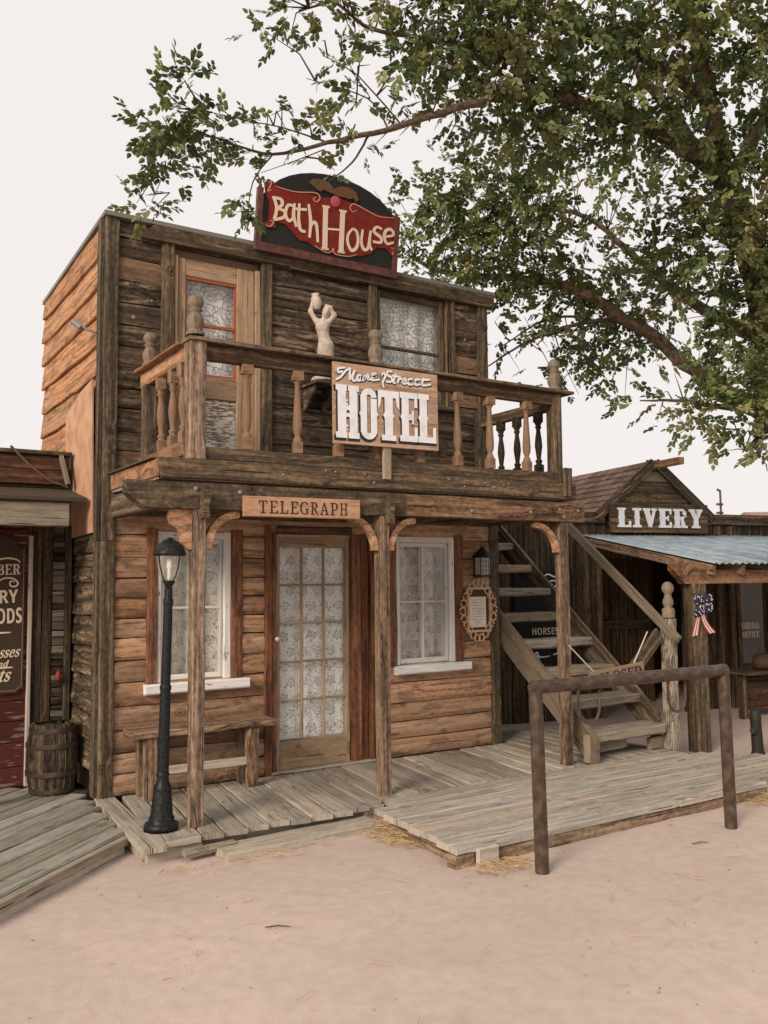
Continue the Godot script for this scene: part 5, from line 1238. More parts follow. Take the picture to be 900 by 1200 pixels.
func build_stairs() -> void:
	var s := thing("staircase", "open grey plank staircase climbing beside the hotel's end wall", "staircase")
	var run := 0.3
	var rise := 0.255
	var n := 9
	for x in [3.945, 4.955]:
		var a := Vector3(x, 0.24, 1.20)
		var b := Vector3(x, 0.24 + (n + 0.3) * rise, 1.20 - (n + 0.3) * run)
		span(s, "stringer", a + (Vector3(0, -0.05, 0.06) if x < 4.5 else Vector3(0, 0.05, -0.12)), b + Vector3(0, -0.05, 0), 0.24, 0.045, Vector3.UP, W.dark if x > 4.5 else W.grey, Color(1.0, 0.95, 0.9) if x > 4.5 else Color(0.36, 0.315, 0.26), {"seg": 8, "wob": 0.004, "cut0": 0.2})
	up(s, "stringer_foot", 3.90, 3.99, DK, 0.36, 1.13, 1.20, W.grey, Color(0.6, 0.55, 0.45))
	for k in n:
		var y := 0.355 + k * rise
		var zf := 1.17 - k * run
		bx(s, "tread", 3.968, 4.932, y - 0.085, y, zf - 0.27, zf, W.grey, tone(Color(0.62, 0.58, 0.51), 0.12), {"seg": 5, "wob": 0.006, "ch": 0.014})
	bx(s, "brace", 3.99, 4.55, 0.16, 0.25, 1.0, 1.04, W.grey, Color(0.7, 0.65, 0.6), {"wob": 0.01})
	# newel post, white paint worn off
	var nx := 5.02
	var nz := 1.175
	up(s, "newel_post", nx - 0.055, nx + 0.055, DK, 1.34, nz - 0.055, nz + 0.055, W.peel, Color(0.58, 0.53, 0.48), {"wob": 0.002, "ch": 0.012})
	var mb := MB.new()
	mb.col = Color(0.5, 0.45, 0.39)
	mb.lathe([Vector2(0.06, 1.34), Vector2(0.06, 1.42), Vector2(0.05, 1.425), Vector2(0.034, 1.44), Vector2(0.052, 1.47), Vector2(0.05, 1.5), Vector2(0.034, 1.54), Vector2(0.033, 1.565), Vector2(0.055, 1.59), Vector2(0.058, 1.615), Vector2(0.05, 1.65), Vector2(0.025, 1.675), Vector2(0.001, 1.68)], 16, Transform3D(Basis(), Vector3(nx, 0.01, nz)))
	add(s, "newel_finial", mb.done(), W.grey)
	bx(s, "foot_block", 4.80, 5.08, DK, 0.235, 1.06, 1.11, W.grey, Color(0.5, 0.45, 0.38))
	# handrail and far guard post
	span(s, "handrail", Vector3(4.95, 1.145, 1.34), Vector3(4.95, 2.60, -0.43), 0.085, 0.045, Vector3.UP, W.grey, Color(0.42, 0.38, 0.31), {"wob": 0.003})
	span(s, "gate_board", Vector3(4.90, 1.20, 1.16), Vector3(4.47, 0.84, 1.16), 0.14, 0.03, Vector3.UP, W.dark, Color(1, 0.95, 0.9))
	var c := thing("closed_sign", "small wooden CLOSED board roped across the foot of the stairs", "sign", Vector3(4.28, 0.862, 1.20), Basis(Vector3(0, 0, 1), deg_to_rad(4.5)))
	bx(c, "board", -0.36, 0.34, -0.075, 0.07, -0.012, 0.012, W.signwood, Color(0.5, 0.46, 0.41))
	text(c, "lettering", "CLOSED", Transform3D(Basis(), Vector3(0.02, -0.002, 0.0125)), 0.09, 0.56, W.ink, true, true, 0.003)
	mb = MB.new()
	mb.tube([Vector3(-0.30, 0.07, 0), Vector3(-0.56, 0.33, -0.01)], [0.006, 0.006], 6)
	add(c, "rope", mb.done(), W.rope)
	mb = MB.new()
	mb.tube([Vector3(0.22, 0.07, 0), Vector3(0.46, 0.33, -0.02)], [0.006, 0.006], 6)
	add(c, "rope", mb.done(), W.rope)

func build_hitch() -> void:
	var s := thing("hitching_rail", "rusty brown pipe hitching rail standing in the sand before the platform", "rail")
	var a := Vector3(1.846, -0.2, 2.82)
	var b := Vector3(3.56, -0.2, 2.865)
	var h := 1.08
	var ta := Vector3(1.833, h, 2.805)
	var tb := Vector3(3.545, h, 2.855)
	var r := 0.042
	for q in [[a, ta], [b, tb]]:
		var mb := MB.new()
		var up1: Vector3 = q[1]
		mb.tube([q[0], q[0].lerp(up1, 0.35), q[0].lerp(up1, 0.7), up1, up1 + Vector3(0, 0.025, 0), up1 + Vector3(0, 0.042, 0)], [r, r, r, r, r * 0.9, r * 0.55], 20)
		add(s, "post", mb.done(), W.rust)
	var mb := MB.new()
	var ex := (tb - ta).normalized()
	mb.tube([ta - ex * 0.042, ta - ex * 0.025, ta, ta.lerp(tb, 0.33), ta.lerp(tb, 0.66), tb, tb + ex * 0.025, tb + ex * 0.042], [r * 0.55, r * 0.88, r * 0.995, r, r, r * 0.995, r * 0.88, r * 0.55], 20)
	add(s, "top_rail", mb.done(), W.rust)
	for q in [[2.155, 0.105], [2.985, 0.10]]:
		mb = MB.new()
		var pts := []
		var rr := []
		for k in 13:
			var t := PI * k / 12.0
			pts.append(Vector3(q[0] + q[1] - q[1] * cos(t), 1.06 - 0.02 - sin(t) * 0.21, 2.826 + 0.012 * cos(t * 3)))
			rr.append(0.010)
		mb.tube(pts, rr, 8)
		add(s, "tether_loop", mb.done(), W.rust)

# ---------- livery stable: its own frame, turned 12 degrees
var LO := Vector3(5.657, 0, 0.938)
var LB := Basis(Vector3.UP, deg_to_rad(-12))
func build_livery() -> void:
	var s := thing("livery_stable", "dark plank livery stable with shingled gable and corrugated metal awning", "building", LO, LB)
	var zw := -2.15
	var dk := Color(0.75, 0.70, 0.62)
	# front wall of upright planks, open doorway between 0.36 and 1.62
	var x := -2.1
	while x < 5.4:
		var w := R.randf_range(0.13, 0.2)
		if x < 0.36 and x + w > 0.36: w = 0.36 - x
		if w > 0.03:
			var mid := x + w / 2
			if mid > 0.36 and mid < 1.60:
				up(s, "wall_plank", x, x + w - 0.004, 1.98, 2.46, zw - 0.02, zw + 0.006 + R.randf() * 0.01, W.dark, tone(dk, 0.2), {"wob": 0.003})
			elif mid > 2.55 and mid < 3.05:
				up(s, "wall_plank", x, x + w - 0.004, 1.72, 2.46, zw - 0.02, zw + 0.006, W.dark, tone(dk, 0.2))
				up(s, "wall_plank", x, x + w - 0.004, 0.0, 0.55, zw - 0.02, zw + 0.006, W.dark, tone(dk, 0.2))
			else:
				up(s, "wall_plank", x, x + w - 0.004, 0.0, 2.46, zw - 0.02, zw + 0.006 + R.randf() * 0.012, W.dark, tone(dk, 0.2), {"wob": 0.003})
		x += maxf(w, 0.02)
	var mb := MB.new()
	mb.box(Vector3(-2.1, 0, -4.6), Vector3(5.4, 2.5, -4.52))
	mb.box(Vector3(-2.1, 0, -4.52), Vector3(-2.03, 2.5, zw - 0.03))
	mb.box(Vector3(5.33, 0, -4.52), Vector3(5.4, 2.5, zw - 0.03))
	mb.box(Vector3(-2.1, 2.5, -4.6), Vector3(5.4, 2.54, zw - 0.03))
	add(s, "wall", mb.done(), W.dirt)
	x = 0.30
	while x < 1.8:       # partition inside the doorway
		up(s, "partition_plank", x, x + 0.135, 0.0, 2.3, zw - 0.92, zw - 0.89, W.dark, tone(Color(1, 0.85, 0.7), 0.15))
		x += 0.142
	bx(s, "partition_rail", 0.3, 1.8, 1.02, 1.16, zw - 0.885, zw - 0.86, W.dark, Color(0.9, 0.8, 0.7))
	up(s, "door_jamb", 0.30, 0.37, 0.0, 2.0, zw + 0.02, zw + 0.07, W.dark, Color(1, 0.9, 0.75))
	up(s, "door_jamb", 1.60, 1.68, 0.0, 2.0, zw + 0.02, zw + 0.06, W.dark, Color(0.8, 0.75, 0.7))
	for q in [2.18, 2.38]: up(s, "batten", q, q + 0.09, 0.0, 2.4, zw + 0.02, zw + 0.06, W.dark, Color(1, 0.9, 0.78))
	# office window
	var wn := part(s, "window")
	for q in [2.50, 3.02]: up(wn, "trim", q, q + 0.07, 0.5, 1.78, zw - 0.01, zw + 0.05, W.dark, Color(1, 0.85, 0.7))
	bx(wn, "trim", 2.572, 3.018, 1.70, 1.78, zw - 0.01, zw + 0.045, W.dark, Color(1, 0.85, 0.7))
	bx(wn, "sill", 2.572, 3.018, 0.50, 0.56, zw - 0.01, zw + 0.06, W.dark, Color(1, 0.9, 0.8))
	pane(wn, 2.57, 3.02, 0.56, 1.70, zw + 0.004)
	mb = MB.new()
	mb.box(Vector3(2.52, 0.4, zw - 0.5), Vector3(3.1, 1.8, zw - 0.47))
	add(wn, "back_panel", mb.done(), plain(Color(0.10, 0.085, 0.065), 0.9))  # plain dark brown panel set well behind the pane
	text(wn, "lettering", "MARSHAL", Transform3D(Basis(), Vector3(2.74, 1.07, zw + 0.007)), 0.085, 0.34, W.cream, true, true, 0.002)
	text(wn, "lettering", "OFFICE", Transform3D(Basis(), Vector3(2.75, 0.95, zw + 0.007)), 0.08, 0.29, W.cream, true, true, 0.002)
	# parapet plank and gable
	bx(s, "parapet_board", -0.6, 0.44, 2.42, 2.56, zw + 0.03, zw + 0.075, W.dark, Color(1, 0.96, 0.86), {"wob": 0.004})
	bx(s, "parapet_board", 1.97, 5.4, 2.42, 2.555, zw + 0.03, zw + 0.075, W.dark, Color(1, 0.96, 0.86), {"wob": 0.004, "seg": 9})
	var gx := 1.20
	var ax := 3.24
	var hw := 0.84
	var slope := (ax - 2.53) / hw
	for k in 5:
		var y0 := 2.53 + k * 0.145
		var h := (ax - y0 - 0.07) / slope
		if h > 0.05: bx(s, "gable_board", gx - h, gx + h, y0, y0 + 0.14, zw + 0.02, zw + 0.05 + (k % 2) * 0.008, W.dark if k != 3 else W.grey, tone(Color(1, 0.95, 0.85) if k != 3 else Color(0.6, 0.5, 0.4), 0.1), {"cut0": 0.0, "wob": 0.004})
	for sg in [-1, 1]:
		span(s, "rake_board", Vector3(gx + sg * 0.02, ax - 0.03, zw + 0.10), Vector3(gx + sg * (hw + 0.05), 2.50, zw + 0.10), 0.12, 0.04, Vector3.UP, W.dark, Color(0.9, 0.9, 0.8), {"wob": 0.003})
		# roof plane and shingles
		var d := Vector3(sg * hw, -(ax - 2.53), 0).normalized()
		var nrm := Vector3(sg * (ax - 2.53), hw, 0).normalized()
		var len := hw / absf(d.x) + 0.08
		mb = MB.new()
		var a := Vector3(gx, ax - 0.01, zw + 0.13)
		var b := a + d * len
		var bk := Vector3(0, 0, -3.2)
		mb.quad(a, b, b + bk, a + bk, nrm)
		mb.quad(a - nrm * 0.02, b - nrm * 0.02, b + bk - nrm * 0.02, a + bk - nrm * 0.02, -nrm)
		add(s, "roof_deck", mb.done(), W.dirt)
		if sg == -1:
			var rows := 9
			for r in rows:
				var z := zw + 0.135 - (0.06 if r % 2 else 0.0)
				while z > zw - 2.0:
					var w := R.randf_range(0.12, 0.2)
					var l0 := len * r / rows
					var l1 := len * (r + 1.25) / rows
					if r == rows - 1: l1 = len + 0.01
					var c := a + d * ((l0 + l1) / 2) + nrm * 0.012
					c.z = z - w / 2
					var tl := Basis(Vector3(0, 0, 1), -0.11)
					board(s, "shingle", c, l1 - l0, w - 0.012, 0.02, tl * Basis(d, Vector3(0, 0, -1) * 1.0, d.cross(Vector3(0, 0, -1))), W.shingle, tone(Color(1, 0.95, 0.9), 0.24), {"seg": 1, "wob": 0.003, "ch": 0.002})
					z -= w
	bx(s, "ridge_beam", gx - 0.04, gx + 0.04, ax - 0.11, ax - 0.02, zw - 1.0, zw + 0.62, W.warm, Color(0.8, 0.72, 0.64))
	# awning: rafters, corrugated sheets, eave beam, posts
	var zt := zw + 0.02
	var yt := 2.27
	var ze := 0.22
	var ye := 1.865
	var dir := Vector3(0, ye - yt, ze - zt)
	for q in [0.13, 0.50, 1.1, 1.7, 2.3, 2.9, 3.5, 4.1]:
		span(s, "rafter", Vector3(q, yt - 0.07, zt), Vector3(q, ye - 0.065, ze - 0.02), 0.10, 0.05, Vector3.UP, W.post, Color(1, 0.95, 0.9))
	for i in 6:
		mb = MB.new()
		var x0 := 0.08 + i * 0.72
		var nn := 36
		for k in nn:
			var p := []
			for e in 2:
				var f := float(k + e) / nn
				p.append(Vector3(x0 + f * 0.75, 0.012 * sin(f * TAU * 9.0), 0))
			var dy := 0.004 * (i % 2)
			var off := Vector3(0, dy, 0)
			var n0 := Vector3(-0.012 * TAU * 9.0 / 0.75 * cos(float(k) / nn * TAU * 9.0), 1, 0.2).normalized()
			var n1 := Vector3(-0.012 * TAU * 9.0 / 0.75 * cos(float(k + 1) / nn * TAU * 9.0), 1, 0.2).normalized()
			var T := Vector3(0, yt, zt) + off
			var E2 := Vector3(0, ye + R.randf_range(-0.002, 0.002), ze + 0.05) + off
			mb.q4(p[0] + T, p[1] + T, p[1] + E2, p[0] + E2, n0, n1, n1, n0, Vector2(0, p[0].x), Vector2(0, p[1].x), Vector2(2.4, p[1].x), Vector2(2.4, p[0].x))
		add(s, "awning_sheet", mb.done(), W.zinc)
	mb = MB.new()
	mb.col = Color(0.42, 0.38, 0.33)
	mb.prism(PackedVector2Array([Vector2(-0.30, 1.86), Vector2(-0.30, 1.80), Vector2(-0.17, 1.665), Vector2(5.0, 1.665), Vector2(5.0, 1.80), Vector2(0.1, 1.80), Vector2(0.08, 1.86)]), 0.03, 0.13, Transform3D(), 0.5)
	add(s, "eave_beam", mb.done(), W.warm)
	for q in [0.0, 2.6]:
		up(s, "awning_post", q - 0.095, q + 0.075, 0.0, 1.663, 0.0, 0.16, W.dark, Color(1, 0.95, 0.85), {"wob": 0.004, "ch": 0.02, "seg": 5})
	# chalk board with lettering on the wall behind the stairs
	var cb := thing("chalk_board", "blackboard with white painted lettering on the wall behind the open stairs", "board", LO + LB * Vector3(-0.45, 1.2, zw + 0.03), LB)
	mb = MB.new()
	mb.box(Vector3(-0.42, -0.5, 0), Vector3(0.4, 0.62, 0.02))
	add(cb, "panel", mb.done(), plain(Color(0.012, 0.012, 0.010), 0.9))
	text(cb, "lettering", "HORSES", Transform3D(Basis(), Vector3(0.0, -0.11, 0.0205)), 0.085, 0.36, W.stone, false, true, 0.002)
	for st in [[[-0.25, -0.3], [-0.2, -0.36], [-0.14, -0.40], [-0.05, -0.42], [0.06, -0.41]], [[-0.22, -0.28], [-0.17, -0.40], [-0.12, -0.36], [-0.09, -0.44]], [[0.1, -0.4], [0.18, -0.38], [0.22, -0.42]], [[-0.05, 0.52], [0.05, 0.58], [0.15, 0.55], [0.27, 0.58]], [[0.03, 0.45], [0.1, 0.5], [0.22, 0.48], [0.24, 0.4], [0.14, 0.36], [0.02, 0.40]], [[0.27, 0.58], [0.25, 0.5]], [[0.06, 0.44], [0.1, 0.46], [0.12, 0.42], [0.17, 0.45]]]:
		mb = MB.new()
		mb.ribbon(curve(st), [0.012, 0.02, 0.01], 0.0202, 0.0222)
		add(cb, "chalk_line", mb.done(), W.letterwhite)
	# livery name board
	var n := thing("livery_sign", "dark plank sign with pale block letters LIVERY on the stable gable", "sign", LO + LB * Vector3(1.205, 2.48, zw + 0.16), LB)
	for k in 2: bx(n, "board", -0.755, 0.755, -0.185 + k * 0.187, k * 0.187, -0.02, 0.012, W.dark, tone(Color(1, 0.85, 0.7), 0.1), {"wob": 0.003})
	var word := "LIVERY"
	var xx := -0.655
	for i in 6:
		var lw: float = [0.20, 0.13, 0.21, 0.20, 0.22, 0.22][i]
		block(n, word[i], xx, -0.118, lw, 0.245, 0.0135, 0.012, W.letterwhite)
		xx += lw + 0.028
	# flag bow on the post
	var f := thing("flag_bow", "navy and red striped ribbon bow pinned to the awning post", "bow", LO + LB * Vector3(-0.01, 1.45, 0.162), LB.scaled(Vector3(1.25, 1.25, 1.25)))
	for i in 4:
		var a: float = [2.4, 0.75, 3.9, -0.35][i]
		mb = MB.new()
		var L := 0.12 if i != 3 else 0.10
		var dd := Vector3(cos(a), sin(a), 0)
		var sd := Vector3(-sin(a), cos(a), 0)
		for k in 8:
			var t0 := k / 8.0
			var t1 := (k + 1) / 8.0
			for q in [[-1.0, 0.0], [0.0, 1.0]]:
				var pt := func(t, u): return dd * (L * t) + sd * (u * 0.048 * sin(PI * (0.12 + 0.8 * t))) + Vector3(0, 0, 0.012 + 0.035 * sin(PI * t) * (1.0 - absf(u) * 0.5))
				mb.quad(pt.call(t0, q[0]), pt.call(t1, q[0]), pt.call(t1, q[1]), pt.call(t0, q[1]), Vector3(0, 0, 1))
		var lp := add(f, "bow_loop", mb.done(), W.navy)
		mb = MB.new()
		for k in 14:
			var t := R.randf_range(0.15, 0.95)
			var u := R.randf_range(-0.8, 0.8)
			var c := dd * (L * t) + sd * (u * 0.048 * sin(PI * (0.12 + 0.8 * t))) + Vector3(0, 0, 0.016 + 0.035 * sin(PI * t) * (1.0 - absf(u) * 0.5))
			mb.quad(c + Vector3(-0.006, 0, 0), c + Vector3(0, 0.006, 0), c + Vector3(0.006, 0, 0), c + Vector3(0, -0.006, 0), Vector3(0, 0, 1))
		var sts := add(lp, "stars", mb.done(), W.flagwhite)
		sts.set_meta("kind", "stuff")
	for i in 2:
		for k in 5:
			mb = MB.new()
			var w := 0.011
			var off := (k - 2) * w
			var pts: Array = [[0.0, 0.0], [-0.04 + 0.03 * i, -0.08], [-0.065 + 0.09 * i, -0.16], [-0.085 + 0.165 * i, -0.24 + 0.02 * i]]
			var c := curve(pts)
			for q in c.size(): c[q] += Vector2(off * (0.35 + float(q) / c.size()), off * 0.2)
			mb.ribbon(c, [w * 0.5, w * 1.02, w * 1.05], 0.012 + i * 0.01, 0.015 + i * 0.01)
			add(f, "tail_stripe", mb.done(), W.flagred if k % 2 == 0 else W.flagwhite)
	# things under the awning
	var ct := thing("plank_counter", "low plank counter standing before the office window", "counter", LO + LB * Vector3(2.35, 0, -1.35), LB)
	bx(ct, "top", -0.6, 0.8, 0.54, 0.58, -0.22, 0.2, W.dark, Color(1, 0.92, 0.82))
	for q in [-0.5, 0.7]: up(ct, "leg", q - 0.04, q + 0.04, 0.0, 0.538, -0.04, 0.04, W.dark, Color(0.9, 0.85, 0.8))
	bx(ct, "skirt", -0.455, 0.655, 0.1, 0.50, -0.06, -0.03, W.dark, Color(0.7, 0.5, 0.4))
	var bk2 := thing("leather_bag", "dark slumped leather bag on the plank counter", "bag", LO + LB * Vector3(2.20, 0.58, -1.38), LB)
	mb = MB.new()
	mb.lathe([Vector2(0.001, 0.0), Vector2(0.12, 0.0), Vector2(0.14, 0.06), Vector2(0.13, 0.14), Vector2(0.10, 0.19), Vector2(0.05, 0.2), Vector2(0.001, 0.205)], 14, Transform3D(Basis().scaled(Vector3(1, 1, 0.7)), Vector3()))
	add(bk2, "body", mb.done(), W.hide)
	mb = MB.new()
	mb.tube([Vector3(-0.06, 0.18, 0), Vector3(-0.04, 0.25, 0), Vector3(0.04, 0.25, 0), Vector3(0.06, 0.18, 0)], [0.01, 0.01, 0.01, 0.01], 6)
	add(bk2, "handle", mb.done(), W.hide)
	var hy := thing("iron_hydrant_post", "squat black iron stub post with a side spout in the sand", "post", Vector3(5.93, 0, 1.445))
	mb = MB.new()
	mb.lathe([Vector2(0.065, -0.1), Vector2(0.065, 0.02), Vector2(0.056, 0.05), Vector2(0.052, 0.32), Vector2(0.056, 0.36), Vector2(0.045, 0.42), Vector2(0.02, 0.445), Vector2(0.001, 0.45)], 16, Transform3D(Basis(Vector3(0, 0, 1), 0.06), Vector3()))
	add(hy, "body", mb.done(), W.iron)
	mb = MB.new()
	mb.tube([Vector3(-0.04, 0.25, 0.0), Vector3(-0.11, 0.25, 0.03)], [0.018, 0.018], 10)
	mb.tube([Vector3(-0.105, 0.25, 0.027), Vector3(-0.12, 0.25, 0.034)], [0.03, 0.03], 10)
	add(hy, "spout", mb.done(), W.iron)
	# far things beyond the stable
	var up2 := thing("utility_pole", "thin grey utility pole with crossarm far beyond the stable roof", "pole", Vector3(19.6, 0, -8.95))
	mb = MB.new()
	mb.tube([Vector3(0, -0.2, 0), Vector3(0, 4.15, 0)], [0.045, 0.03], 8)
	add(up2, "pole", mb.done(), W.dark)
	mb = MB.new()
	mb.box(Vector3(-0.14, 3.72, -0.05), Vector3(0.05, 3.78, 0.05))
	mb.box(Vector3(-0.14, 3.48, -0.05), Vector3(0.05, 3.54, 0.05))
	mb.tube([Vector3(-0.03, 4.14, 0), Vector3(-0.14, 4.16, 0.02)], [0.03, 0.035], 8)
	add(up2, "crossarm", mb.done(), W.dark)
	var fh := thing("far_shed", "far shed with a low brown roof beyond the stable", "building", Vector3(19.5, 0, -6.2), Basis(Vector3.UP, deg_to_rad(-35)))
	mb = MB.new()
	mb.box(Vector3(-1.5, 0, -2), Vector3(5, 3.0, 2))
	add(fh, "wall", mb.done(), W.dirt)
	mb = MB.new()
	mb.prism(PackedVector2Array([Vector2(-2.3, 2.9), Vector2(2.3, 2.9), Vector2(0, 3.36)]), -1.7, 5.2, Transform3D(Basis(Vector3(0, 0, 1), Vector3(0, 1, 0), Vector3(1, 0, 0)), Vector3()))
	add(fh, "roof", mb.done(), W.shingle)

# ---------- dry goods store at the left
func build_store() -> void:
	var s := thing("dry_goods_store", "low dark red wooden store with a sloped porch roof beside the hotel", "building")
	var z := -0.78
	var mb := MB.new()
	mb.box(Vector3(-4.2, 0.02, -2.6), Vector3(-0.075, 2.3, z - 0.06))
	mb.box(Vector3(-4.2, 2.3, -2.6), Vector3(-0.08, 2.70, z + 0.0))
	add(s, "wall", mb.done(), W.dirt)
	var y := DK
	while y < 2.3:
		var h := R.randf_range(0.15, 0.19)
		bx(s, "siding_board", -4.2, -0.385, y, y + h - 0.005, z - 0.05, z - 0.005, W.redpaint, tone(Color(1, 1, 1), 0.2), {"wob": 0.003, "seg": 7})
		y += h
	up(s, "corner_trim", -0.384, -0.35, DK, 2.12, z - 0.05, z + 0.03, W.white, Color(0.62, 0.55, 0.46), {"wob": 0.002})
	# recess: dark door and rough strip
	up(s, "door_board", -0.345, -0.27, DK, 2.2, z - 0.05, z + 0.0, W.dark, Color(0.55, 0.5, 0.42))
	up(s, "door_board", -0.268, -0.195, DK, 2.2, z - 0.05, z + 0.01, W.dark, Color(0.65, 0.6, 0.5))
	y = DK
	while y < 2.1:
		var h := R.randf_range(0.035, 0.075)
		bx(s, "slat", -0.19, -0.1, y, y + h - 0.006, z - 0.05, z + 0.005 + R.randf() * 0.02, W.grey if R.randf() < 0.4 else W.dark, tone(Color(0.55, 0.52, 0.45), 0.3), {"seg": 1})
		y += h
	up(s, "door_post", -0.098, -0.05, DK, 2.2, z - 0.05, z + 0.05, W.dark, Color(0.8, 0.8, 0.7))
	mb = MB.new()
	mb.lathe([Vector2(0.001, 0), Vector2(0.035, 0), Vector2(0.04, 0.02), Vector2(0.035, 0.07), Vector2(0.02, 0.09), Vector2(0.02, 0.1), Vector2(0.001, 0.11)], 12)
	var rl := thing("red_lantern", "small red lantern hanging in the dark recess above the barrel", "lantern", Vector3(-0.145, 0.94, z + 0.06), Basis().scaled(Vector3(0.7, 0.8, 0.7)))
	add(rl, "body", mb.done(), plain(Color(0.22, 0.028, 0.02), 0.5))
	mb = MB.new()
	mb.tube([Vector3(-0.025, 0.1, 0), Vector3(0, 0.16, -0.02), Vector3(0.025, 0.1, 0)], [0.004, 0.004, 0.004], 6)
	add(rl, "handle", mb.done(), W.iron)
	# porch roof and beam
	for k in 6:
		var x0 := -4.3 + k * 0.705
		mb = MB.new()
		var x1 := x0 + 0.70 if k < 5 else -0.085
		var a := Vector3(x0, 2.53, z + 0.02)
		mb.quad(Vector3(x0, 2.52, z), Vector3(x1, 2.52, z), Vector3(x1, 2.385, -0.12), Vector3(x0, 2.385, -0.12), Vector3(0, 1, 0.2))
		mb.quad(Vector3(x0, 2.495, z), Vector3(x1, 2.495, z), Vector3(x1, 2.36, -0.12), Vector3(x0, 2.36, -0.12), Vector3(0, -1, -0.2))
		mb.quad(Vector3(x0, 2.36, -0.12), Vector3(x1, 2.36, -0.12), Vector3(x1, 2.385, -0.12), Vector3(x0, 2.385, -0.12), Vector3(0, 0, 1))
		if k == 5: mb.quad(Vector3(x1, 2.495, z), Vector3(x1, 2.36, -0.12), Vector3(x1, 2.385, -0.12), Vector3(x1, 2.52, z), Vector3(1, 0, 0))
		add(s, "roof_panel", mb.done(), W.dark)
	bx(s, "porch_beam", -4.2, -0.215, 2.165, 2.345, -0.24, -0.15, W.grey, Color(0.55, 0.52, 0.46), {"wob": 0.004, "seg": 8})
	up(s, "porch_post", -0.835, -0.745, DK, 2.16, -0.24, -0.15, W.grey, Color(0.55, 0.52, 0.46))
	# false-front parapet
	y = 2.535
	for k in 2:
		bx(s, "parapet_board", -4.2, -0.10, y, y + 0.118, z - 0.02, z + 0.10, W.red, tone(Color(0.62, 0.62, 0.6), 0.1), {"wob": 0.003, "seg": 8})
		y += 0.12
	bx(s, "parapet_cap", -4.25, -0.085, 2.775, 2.81, z - 0.06, z + 0.14, W.dark, Color(0.9, 0.92, 0.85), {"wob": 0.003, "seg": 8})
	span(s, "parapet_brace", Vector3(-0.17, 2.77, z + 0.12), Vector3(-0.13, 2.53, z + 0.2), 0.05, 0.03, Vector3(0, 0, 1), W.grey, Color(0.5, 0.48, 0.42))
	mb = MB.new()
	mb.tube([Vector3(-0.56, 2.83, z + 0.13), Vector3(-0.42, 2.68, z + 0.16), Vector3(-0.28, 2.56, z + 0.22), Vector3(-0.14, 2.50, z + 0.26)], [0.011, 0.009, 0.008, 0.004], 6)
	var br := add(self, "fallen_branch", mb.done(), W.bark)
	tag(br, "thin bare fallen branch lying against the store parapet", "branch")
	# painted sign board
	var n := thing("dry_goods_sign", "tall dark brown sign board with cream lettering on the red store wall", "sign", Vector3(-0.41, 0.86, z + 0.004))
	mb = MB.new()
	mb.prism(PackedVector2Array([Vector2(-0.9, 0), Vector2(-0.05, 0), Vector2(-0.02, 0.03), Vector2(0.0, 0.03), Vector2(0.0, 1.16), Vector2(-0.05, 1.16), Vector2(-0.08, 1.22), Vector2(-0.2, 1.27), Vector2(-0.9, 1.3)]), 0, 0.018)
	add(n, "panel", mb.done(), plain(Color(0.055, 0.034, 0.022), 0.8))
	mb = MB.new()
	mb.ribbon(PackedVector2Array([Vector2(-0.85, 0.02), Vector2(-0.06, 0.02), Vector2(-0.03, 0.045), Vector2(-0.012, 0.05), Vector2(-0.012, 1.145)]), [0.007], 0.0182, 0.0202)
	add(n, "border", mb.done(), plain(Color(0.22, 0.14, 0.08), 0.8))
	for q in [["BER", -0.125, 0.985, 0.085, 0.175, true, 0.0], ["RY", -0.12, 0.77, 0.105, 0.14, false, 0.0], ["ODS", -0.115, 0.615, 0.125, 0.19, false, 0.0], ["esses", -0.125, 0.315, 0.062, 0.19, true, 0.35], ["nd", -0.15, 0.235, 0.055, 0.08, true, 0.35], ["ts", -0.135, 0.14, 0.09, 0.085, true, 0.35]]:
		text(n, "lettering", q[0], Transform3D(Basis(Vector3(0, 0, 1), 0.03), Vector3(q[1], q[2], 0.0185)), q[3], q[4], W.cream, q[5], true, 0.004, q[6])
	for st in [[[-0.24, 0.86], [-0.17, 0.91], [-0.1, 0.915], [-0.055, 0.88], [-0.07, 0.85], [-0.11, 0.855], [-0.11, 0.89], [-0.08, 0.885]], [[-0.25, 1.05], [-0.15, 1.075], [-0.07, 1.065], [-0.04, 1.04]], [[-0.25, 0.48], [-0.1, 0.483]], [[-0.22, 0.20], [-0.14, 0.205], [-0.08, 0.205]]]:
		mb = MB.new()
		mb.ribbon(curve(st), [0.01, 0.014, 0.008], 0.0186, 0.0212)
		add(n, "scroll", mb.done(), W.cream)

